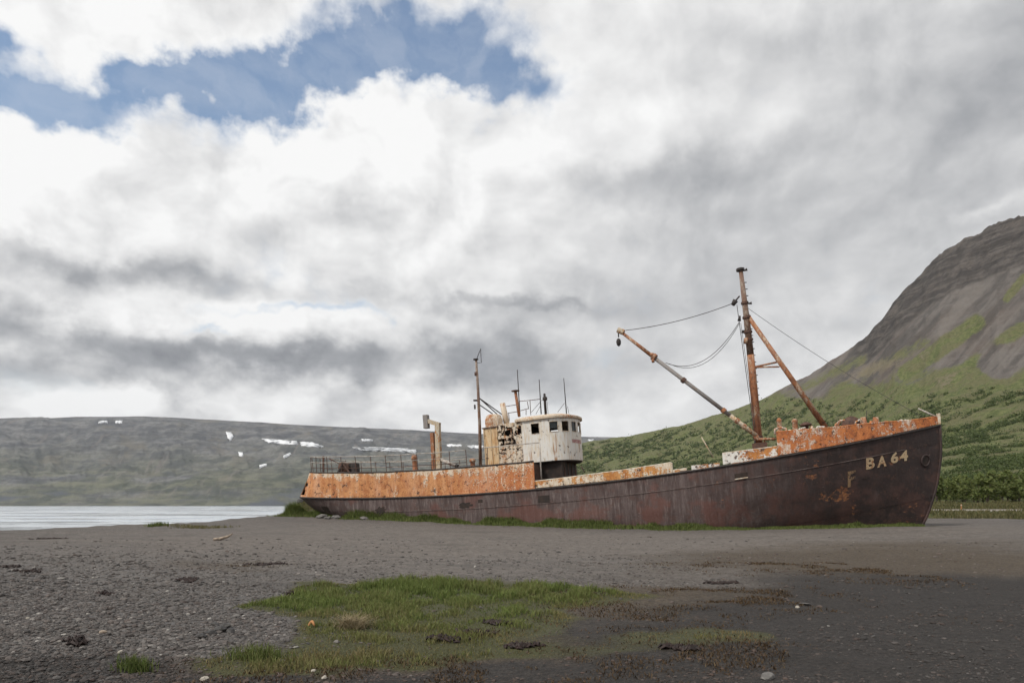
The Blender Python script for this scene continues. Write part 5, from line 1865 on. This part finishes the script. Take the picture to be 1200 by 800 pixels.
def build_shrubs():
    global RNG
    protos = [make_crown(300 + i, 3.0 + .35 * i) for i in range(4)]
    RNG = np.random.default_rng(77)
    spots = []
    for i in range(30):
        px = 1094 + i * 4.6 + random.uniform(-2, 2)
        Y = 110 + random.uniform(-3, 4) + (6 if i % 3 == 0 else 0)
        spots.append((px, Y))
    for i, (px, Y) in enumerate(spots):
        a = (px - 600) / F
        o = bpy.data.objects.new('willow_shrub', None)
        COL.objects.link(o)
        sc = random.uniform(.95, 1.30)
        o.location = (a * Y, Y, float(hill_z(np.array([a]), np.array([Y]))[0]) - .05)
        o.rotation_euler = (0, 0, random.uniform(0, 6.28))
        o.scale = (sc * random.uniform(.9, 1.2), sc * random.uniform(.9, 1.2), sc)
        o['label'] = 'leafy green willow shrub in the row beyond the bow'
        o['category'] = 'shrub'
        o['group'] = 'willow shrubs in the row beyond the bow'
        cm, tm = protos[i % 4]
        link('crown', cm, None, o); link('stem', tm, None, o)
    # thickets up the hillside, too many and too far to count
    n = 90000
    px = RNG.uniform(640, 1240, n)
    Y = np.exp(RNG.uniform(math.log(122), math.log(1450), n))
    a = (px - 600) / F
    x = a * Y
    Yr = ridge_dist(px)
    q = (Y - 110) / (Yr - 110)
    veg, cliff, tan = hill_masks(a, Y)
    sc_ = np.interp(Y, [120, 1000], [1.0, .45])
    cl = .5 * fbm(x * .016 + 4, Y * .034, 3, 271, .5) + .5 * fbm(x * .07, Y * .13, 3, 273, .5)
    pyv = HY - (hill_z(a, Y, False) - EZ) / Y * F
    lim = np.interp(px, [640, 700, 800, 900, 1000, 1100, 1240], [530, 524, 503, 484, 470, 462, 462])
    thin = np.interp(px, [640, 700, 900, 1100, 1240], [.03, -.02, -.04, .0, .02]) + .22 * sstep(12, -26, pyv - lim)
    p = sstep(.485 + thin, .515 + thin, cl) * (veg > .5) * (q < .97)
    keep = RNG.random(n) < p * np.interp(Y, [120, 250, 1000], [.30, .34, .5])
    px, Y, a, x, q = px[keep], Y[keep], a[keep], x[keep], q[keep]
    z = hill_z(a, Y)
    m = len(x)
    Ps, tn = [], []
    for i in range(m):
        r = RNG.uniform(.8, 2.1) * np.interp(Y[i], [120, 300, 700, 1400], [.9, 1.3, 2.0, 3.4])
        per = int(np.interp(Y[i], [120, 300, 700], [60, 34, 16]))
        d = RNG.normal(0, 1, (per, 3)); d[:, 2] = np.abs(d[:, 2]); d /= np.linalg.norm(d, axis=1)[:, None]
        pp = d * (r * RNG.random(per) ** .4)[:, None] * np.array([1.15, 1.15, .95]) * (1 + .25 * RNG.normal(0, 1, (per, 1))) + np.array([x[i], Y[i], z[i] - .1])
        nn = d + RNG.normal(0, .55, (per, 3)); nn /= np.linalg.norm(nn, axis=1)[:, None]
        u = np.cross(nn, RNG.normal(0, 1, (per, 3))); u /= np.linalg.norm(u, axis=1)[:, None]
        v = np.cross(nn, u)
        s = (np.interp(Y[i], [120, 300, 700, 1400], [.17, .36, .75, 1.4]) * RNG.uniform(.6, 1.3, per))[:, None]
        Ps.append(np.stack([pp - u * s, pp + v * s * .7, pp + u * s, pp - v * s * .7], 1))
        tn.append(np.clip(RNG.normal(.10, .14, per) + .55 * np.clip(d[:, 2], 0, 1) * RNG.uniform(.3, 1.1) + RNG.normal(0, .10), 0, 1))  # tone rises towards each crown's top, shade painted into the lower leaves
    P = np.concatenate(Ps).reshape(-1, 3); tone = np.concatenate(tn)
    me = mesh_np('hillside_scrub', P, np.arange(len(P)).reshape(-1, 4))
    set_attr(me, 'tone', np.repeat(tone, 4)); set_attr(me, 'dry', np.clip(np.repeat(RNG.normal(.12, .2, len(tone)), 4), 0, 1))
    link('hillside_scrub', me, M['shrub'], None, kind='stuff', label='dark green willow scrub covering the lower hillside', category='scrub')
    print('SCRUB', m, len(P) // 4)


build_shrubs()


# ================================================================== stones, wrack, driftwood
def ico():
    t = (1 + 5 ** .5) / 2
    v = np.array([(-1, t, 0), (1, t, 0), (-1, -t, 0), (1, -t, 0), (0, -1, t), (0, 1, t), (0, -1, -t), (0, 1, -t), (t, 0, -1), (t, 0, 1), (-t, 0, -1), (-t, 0, 1)], float)
    v /= np.linalg.norm(v[0])
    f = np.array([(0, 11, 5), (0, 5, 1), (0, 1, 7), (0, 7, 10), (0, 10, 11), (1, 5, 9), (5, 11, 4), (11, 10, 2), (10, 7, 6), (7, 1, 8),
                  (3, 9, 4), (3, 4, 2), (3, 2, 6), (3, 6, 8), (3, 8, 9), (4, 9, 5), (2, 4, 11), (6, 2, 10), (8, 6, 7), (9, 8, 1)])
    return v, f


def pebble_mat():
    m, T, b = new_mat('beach_pebble')
    t = T.attr('tone'); d = T.attr('dry')
    ramp = T.n('ShaderNodeValToRGB'); T.put(ramp.inputs[0], t)
    e = ramp.color_ramp.elements
    e[0].position = 0; e[0].color = (.030, .028, .027, 1)
    e[1].position = 1; e[1].color = (.38, .36, .33, 1)
    for p, c in ((.35, (.075, .070, .067)), (.7, (.125, .115, .108)), (.93, (.185, .172, .160))):
        q = e.new(p); q.color = (*c, 1)
    c = T.mix(T.mul(d, .6), ramp.outputs[0], (.12, .07, .05))
    n = T.noise(obj_co(T), 40, 4, .6)
    c = T.mix(T.mul(n, .4), c, (.06, .055, .05))
    T.put(b.inputs['Base Color'], c)
    b.inputs['Roughness'].default_value = .8
    return m


M['pebble'] = pebble_mat()


def build_gravel():
    n = 150000
    py = 628 + 190 * RNG.random(n) ** .62
    px = RNG.uniform(-40, 1240, n)
    a = (px - 600) / F
    Y = 1.5 * F / (py - HY)
    for _ in range(3):
        Y = (EZ - G(a * Y, Y, False)) * F / (py - HY)
    x, y = a * Y, Y
    wob = fbm(x * .7, y * .7, 4, 61) - .5; wob2 = fbm(x * .7, y * .7, 4, 67) - .5
    g = blobs(x + wob * 1.4, y + wob2 * 1.6, GRASS_B); d = blobs(x + wob * 2, y + wob2 * 2, DAMP_SHADE_B); b = blobs(x + wob * 2, y + wob2 * 2, BROWN_B)
    co = blobs(x, y, COARSE_B)
    cl = fbm(x * 1.1, y * 1.1, 3, 281)
    p = np.clip(.35 + .65 * co + (cl - .5) * 1.2, .05, 1) * (1 - np.clip(g * 1.6, 0, .95)) * (1 - .62 * np.clip(d, 0, 1)) * (1 - .55 * np.clip(b, 0, 1))
    keep = (RNG.random(n) < p) & (Y < 45) & (Y > 5)
    x, y, px, co, d, b = x[keep], y[keep], px[keep], co[keep], d[keep], b[keep]
    m = len(x)
    size = np.exp(RNG.normal(0, .50, m)) * (.0038 + .00068 * y) * (1 + .25 * co)
    size = np.minimum(size, .028 + .0016 * y)
    V, Fc = ico()
    k = len(V)
    P = np.empty((m, k, 3), np.float32)
    sq = np.stack([RNG.uniform(.8, 1.5, m), RNG.uniform(.7, 1.2, m), RNG.uniform(.35, .75, m)], -1)
    th = RNG.random(m) * 6.28
    jit = 1 + RNG.normal(0, .14, (m, k, 1))
    base = V[None] * sq[:, None] * jit * size[:, None, None]
    cth, sth = np.cos(th)[:, None], np.sin(th)[:, None]
    P[..., 0] = base[..., 0] * cth - base[..., 1] * sth + x[:, None]
    P[..., 1] = base[..., 0] * sth + base[..., 1] * cth + y[:, None]
    P[..., 2] = base[..., 2] + (G(x, y) + size * .12)[:, None]
    fc = (Fc[None] + (np.arange(m) * k)[:, None, None]).reshape(-1, 3)
    me = mesh_np('gravel', P.reshape(-1, 3), fc)
    tone = np.clip(RNG.normal(.48, .24, m) - .45 * np.clip(d, 0, 1), 0, .95)  # pebbles take on the same painted shade as the damp ground
    tone = np.where(RNG.random(m) < .005 * (1 - .7 * np.clip(d, 0, 1)), 1.0, tone)
    set_attr(me, 'tone', np.repeat(tone, k)); set_attr(me, 'dry', np.repeat(np.clip(RNG.normal(.1, .2, m) + .5 * b, 0, 1), k))
    link('gravel', me, M['pebble'], None, kind='stuff', label='loose grey gravel strewn over the beach', category='gravel')
    print('GRAVEL', m)


build_gravel()


def boulder(px, py, w, h, label, mat, name='stone', flat=.6, seed=0, Y=None, group=None):
    x, y = ground_at(px, py) if Y is None else ((px - 600) / F * Y, Y)
    rg = np.random.default_rng(900 + seed)
    V, Fc = ico()
    # one subdivision
    mid, vs, fs = {}, [tuple(v) for v in V], []
    def mp(i, j):
        key = (min(i, j), max(i, j))
        if key not in mid:
            q = (np.array(vs[i]) + np.array(vs[j])) / 2; q /= np.linalg.norm(q)
            mid[key] = len(vs); vs.append(tuple(q))
        return mid[key]
    for a, b_, c_ in Fc:
        ab, bc, ca = mp(a, b_), mp(b_, c_), mp(c_, a)
        fs += [(a, ab, ca), (b_, bc, ab), (c_, ca, bc), (ab, bc, ca)]
    P = np.array(vs)
    P = P * (1 + rg.normal(0, .10, (len(P), 1)))
    P = P * np.array([w / 2, w / 2 * .8, h / 2])
    z0 = float(G(np.array([x]), np.array([y]))[0])
    o = link(name, mesh_np(name, P, np.array(fs)), mat, None, label=label, category='stone')
    o.location = (x, y, z0 + h * .25)
    o.rotation_euler = (rg.normal(0, .15), rg.normal(0, .15), rg.random() * 6.28)
    if group:
        o['group'] = group
    return o


M['palestone'] = plain_mat('pale_stone', (.36, .33, .28), (.22, .20, .17), scale=14)
M['greystone'] = plain_mat('grey_stone', (.10, .095, .09), (.17, .16, .15), scale=12)
M['darkstone'] = plain_mat('wet_dark_stone', (.028, .026, .025), (.06, .056, .052), scale=9, rough=.5)
M['orangekelp'] = plain_mat('orange_kelp', (.42, .20, .08), (.26, .12, .05), scale=20)
M['wrack'] = plain_mat('dark_wrack', (.030, .016, .013), (.012, .008, .007), scale=18, rough=.6)
M['driftwood'] = plain_mat('bleached_driftwood', (.34, .28, .22), (.16, .12, .09), scale=12)
M['straw'] = leaf_mat('straw', (.20, .16, .09), (.32, .27, .17), (.26, .20, .12))

boulder(239.5, 794, .085, .05, 'cream coloured flat stone at the bottom edge left of centre', M['palestone'], seed=1)
boulder(367, 788.5, .05, .035, 'small white pebble in the brown turf below the grass', M['palestone'], seed=2)
boulder(141, 760.5, .06, .05, 'white pointed stone on the left gravel bank', M['palestone'], seed=3)
boulder(32.5, 727, .06, .04, 'small white stone near the left edge of the gravel bank', M['palestone'], seed=4)
boulder(934.5, 713.5, .08, .05, 'white stone alone on the dark ground right of centre', M['palestone'], seed=5)
boulder(943, 707.5, .24, .03, 'pale flat slab stone behind the lone white stone', M['greystone'], seed=6)
boulder(899, 797, .16, .07, 'grey rounded stone at the bottom edge right of centre', M['greystone'], seed=7)
boulder(380, 796, .06, .04, 'pale pebble touching the bottom edge below the grass patch', M['palestone'], seed=8)
boulder(121, 742, .09, .05, 'reddish brown stone on the left gravel bank', M['driftwood'], seed=9)
for i, (px, py, w, h, lab) in enumerate((
        (258, 741, .16, .09, 'largest dark angular stone on the lip of the left gravel bank'), (264, 737, .13, .07, 'dark angular stone just right above the largest on the bank lip'),
        (247, 744, .14, .08, 'dark angular stone just left of the largest on the bank lip'), (271, 743, .12, .07, 'rightmost dark angular stone on the lip of the left bank'),
        (252, 735, .11, .06, 'uppermost and smallest dark stone on the lip of the left bank'), (236, 747, .14, .07, 'leftmost dark angular stone on the lip of the left bank'))):
    boulder(px, py, w, h, lab, M['darkstone'], seed=20 + i, group='dark stones on the bank lip')
for i, (px, py, Y, w, h, lab) in enumerate(((331, 598, 66, 1.6, .5, 'low dark shore rock farthest out in the water behind the stern'), (337, 597, 67, 1.8, .8, 'second dark shore rock from the water behind the stern'),
                                       (343, 598, 65, 1.5, .7, 'middle dark shore rock at the foot of the knoll'), (348, 600, 63, 1.3, .8, 'dark shore rock second nearest the ship stern'),
                                       (354, 601, 60, 1.2, .8, 'dark shore rock nearest the ship stern'))):
    boulder(px, py, w, h, lab, M['darkstone'], 'shore_rock', seed=40 + i, Y=Y, group='dark rocks behind the stern')
for i, (px, py, w, h, lab) in enumerate(((394, 607.5, .7, .3, 'grey stone third from left at the foot of the stern'), (377, 607, .9, .35, 'largest grey stone, leftmost at the foot of the stern'),
                                    (427, 609, .6, .25, 'grey stone standing apart to the right at the foot of the stern'), (384, 608, .5, .22, 'smallest grey stone at the foot of the stern'))):
    boulder(px, py, w, h, lab, M['greystone'], 'stone', seed=60 + i, group='stones at the foot of the stern')


def wrack(px, py, w, dep, label, seed, mat='wrack', n=70):
    rg = np.random.default_rng(seed)
    x0, y0 = ground_at(px, py)
    mb = MB()
    for i in range(n):
        x = x0 + rg.normal(0, w * .28); y = y0 + rg.normal(0, dep * .3)
        z = float(G(np.array([x]), np.array([y]))[0])
        l = rg.uniform(.10, .34) * max(w, .35); th = rg.random() * 6.28
        p = [(x, y, z + .005), (x + math.cos(th) * l * .5, y + math.sin(th) * l * .3, z + rg.uniform(.012, .045)), (x + math.cos(th + .5) * l, y + math.sin(th + .5) * l * .6, z + .01)]
        mb.tube(p, [.012, .022, .008], 4)
    return mb.build('seaweed_clump', M[mat], None, False, label=label, category='seaweed')


wrack(312, 661.5, .75, .35, 'long dark maroon seaweed clump in the middle of the gravel', 1, n=110)
wrack(219.5, 681, .32, .35, 'black seaweed clump right of the left gravel bank', 2)
wrack(10.5, 666, .35, .25, 'dark seaweed clump at the left edge of the beach', 3, n=40)
wrack(33.5, 670, .35, .25, 'dark seaweed wisp beside the clump at the left edge', 4, n=30)
wrack(123, 698, .22, .18, 'small black seaweed wisp on the gravel bank', 5, n=30)
wrack(88, 755, .20, .14, 'black seaweed clump low on the left gravel bank', 6, n=36)
wrack(344, 698.5, .22, .25, 'dark seaweed tuft at the upper left corner of the grass', 7, n=30)
wrack(55, 631.5, .9, .5, 'dark strand of seaweed near the crest of the beach', 8, n=40)
for i, (px, py, w, lab) in enumerate(((560, 742, .34, 'left of the bare mud patch'), (585, 732, .28, 'above the bare mud patch'), (520, 752, .36, 'at the front edge of the lush grass'),
                                      (612, 758, .30, 'below the bare mud patch'), (800, 763, .34, 'in the olive turf at right of centre'), (845, 683, .5, 'on the gravel behind the brown turf'))):
    o = wrack(px, py, w, .16, 'dark crumbling turf clod ' + lab, 30 + i, n=60)
    o.name = 'turf_clod'; o['category'] = 'turf'; o['group'] = 'dark turf clods round the mud patch'

# orange curl of kelp lying in the grass
x, y = ground_at(365.5, 738)
z = float(G(np.array([x]), np.array([y]))[0])
pts = [(x - .045 + .09 * t, y + .03 * math.sin(t * 5), z + .02 + .05 * math.sin(t * 3.1)) for t in np.linspace(0, 1, 9)]
MB().tube(pts, [.010, .017, .020, .021, .020, .018, .016, .013, .008], 7).build('kelp_curl', M['orangekelp'], None, True, label='orange curl of kelp lying among the grass', category='kelp')

# driftwood branch
x, y = ground_at(262, 634)
z = float(G(np.array([x]), np.array([y]))[0])
MB().tube([(x - .34, y, z + .03), (x - .1, y + .02, z + .06), (x + .12, y + .02, z + .12), (x + .30, y, z + .22)], [.05, .055, .045, .025], 8).tube(
    [(x + .12, y + .02, z + .12), (x + .20, y + .12, z + .16)], [.03, .012], 6).build('driftwood_branch', M['driftwood'], None, True,
    label='bleached crooked driftwood branch on the far gravel', category='driftwood')


def tuft(px, py, n, r, h, mat, label, tone=.4, dry=.1, lean=(.1, .7), w=.010, name='grass_tuft'):
    x0, y0 = ground_at(px, py)
    x = x0 + RNG.normal(0, r, n); y = y0 + RNG.normal(0, r * .8, n)
    o = blades(x, y, G(x, y), h * RNG.uniform(.5, 1.15, n), np.full(n, w), RNG.uniform(*lean, n), np.clip(RNG.normal(tone, .2, n), 0, 1), np.clip(RNG.normal(dry, .15, n), 0, 1), name, mat,
               label=label, category='grass tuft', kind='stuff')
    return o


tuft(158, 783, 320, .07, .16, M['grass'], 'lone green grass tuft on the gravel near the bottom left', .3, .1)
tuft(413, 738, 420, .09, .24, M['straw'], 'pale straw coloured dead grass tuft in the green patch', .6, .3, (.7, 1.4))
tuft(185, 617, 260, .22, .26, M['grass'], 'green grass tuft on the beach crest at the left', .35, .1, w=.03)
tuft(229, 617.5, 500, .8, .16, M['field'], 'flat yellow grass patch on the beach crest', .7, .4, w=.03)
tuft(303, 771, 500, .16, .17, M['grass'], 'taller grass tuft at the lower left end of the patch', .4, .2)


# road and its stake beyond the bow
def build_road():
    a = np.linspace(.40, .95, 60)
    rows = [70.6, 72.0, 75.0, 78.5, 80.3]
    A, Y = np.meshgrid(a, rows)
    z = hill_z(A, Y, False) + np.array([-.10, .14, .20, .16, -.10])[:, None]
    m, T, b = new_mat('gravel_road')
    n = T.noise(pos_co(T), 2.0, 6, .65)
    T.put(b.inputs['Base Color'], T.mix(n, (.15, .135, .115), (.28, .25, .21)))
    b.inputs['Roughness'].default_value = .95
    link('gravel_road', mesh_np('gravel_road', np.stack([A * Y, Y, z], -1), grid_faces(*A.shape), True), m, None, kind='structure')
    Y = 70.0; a = (1126.5 - 600) / F
    z = float(hill_z(np.array([a]), np.array([Y]))[0])
    x = a * Y
    o = bpy.data.objects.new('road_stake', None); o.location = (x, Y, z); COL.objects.link(o)
    o['label'] = 'short orange marker stake at the road edge beyond the bow'; o['category'] = 'stake'
    MB().box((0, 0, .32), (.10, .05, .84)).build('stake', M['orangekelp'], o)
    MB().box((0, -.005, .62), (.106, .056, .10)).build('reflector_band', M['cream'], o)


build_road()


# ================================================================== air
def build_haze():
    m = bpy.data.materials.new('thin_haze')
    m.use_nodes = True
    T = NT(m.node_tree)
    out = T.n('ShaderNodeOutputMaterial')
    v = T.n('ShaderNodeVolumePrincipled')
    v.inputs['Color'].default_value = (.80, .86, .95, 1)
    v.inputs['Density'].default_value = 3.6e-5
    v.inputs['Anisotropy'].default_value = 0.2
    T.t.links.new(v.outputs[0], out.inputs['Volume'])
    o = MB().box((0, 0, 345), (19000, 18600, 710)).build('haze', m, None, kind='stuff', label='thin pale haze in the air over the fjord', category='haze')
    return o


build_haze()
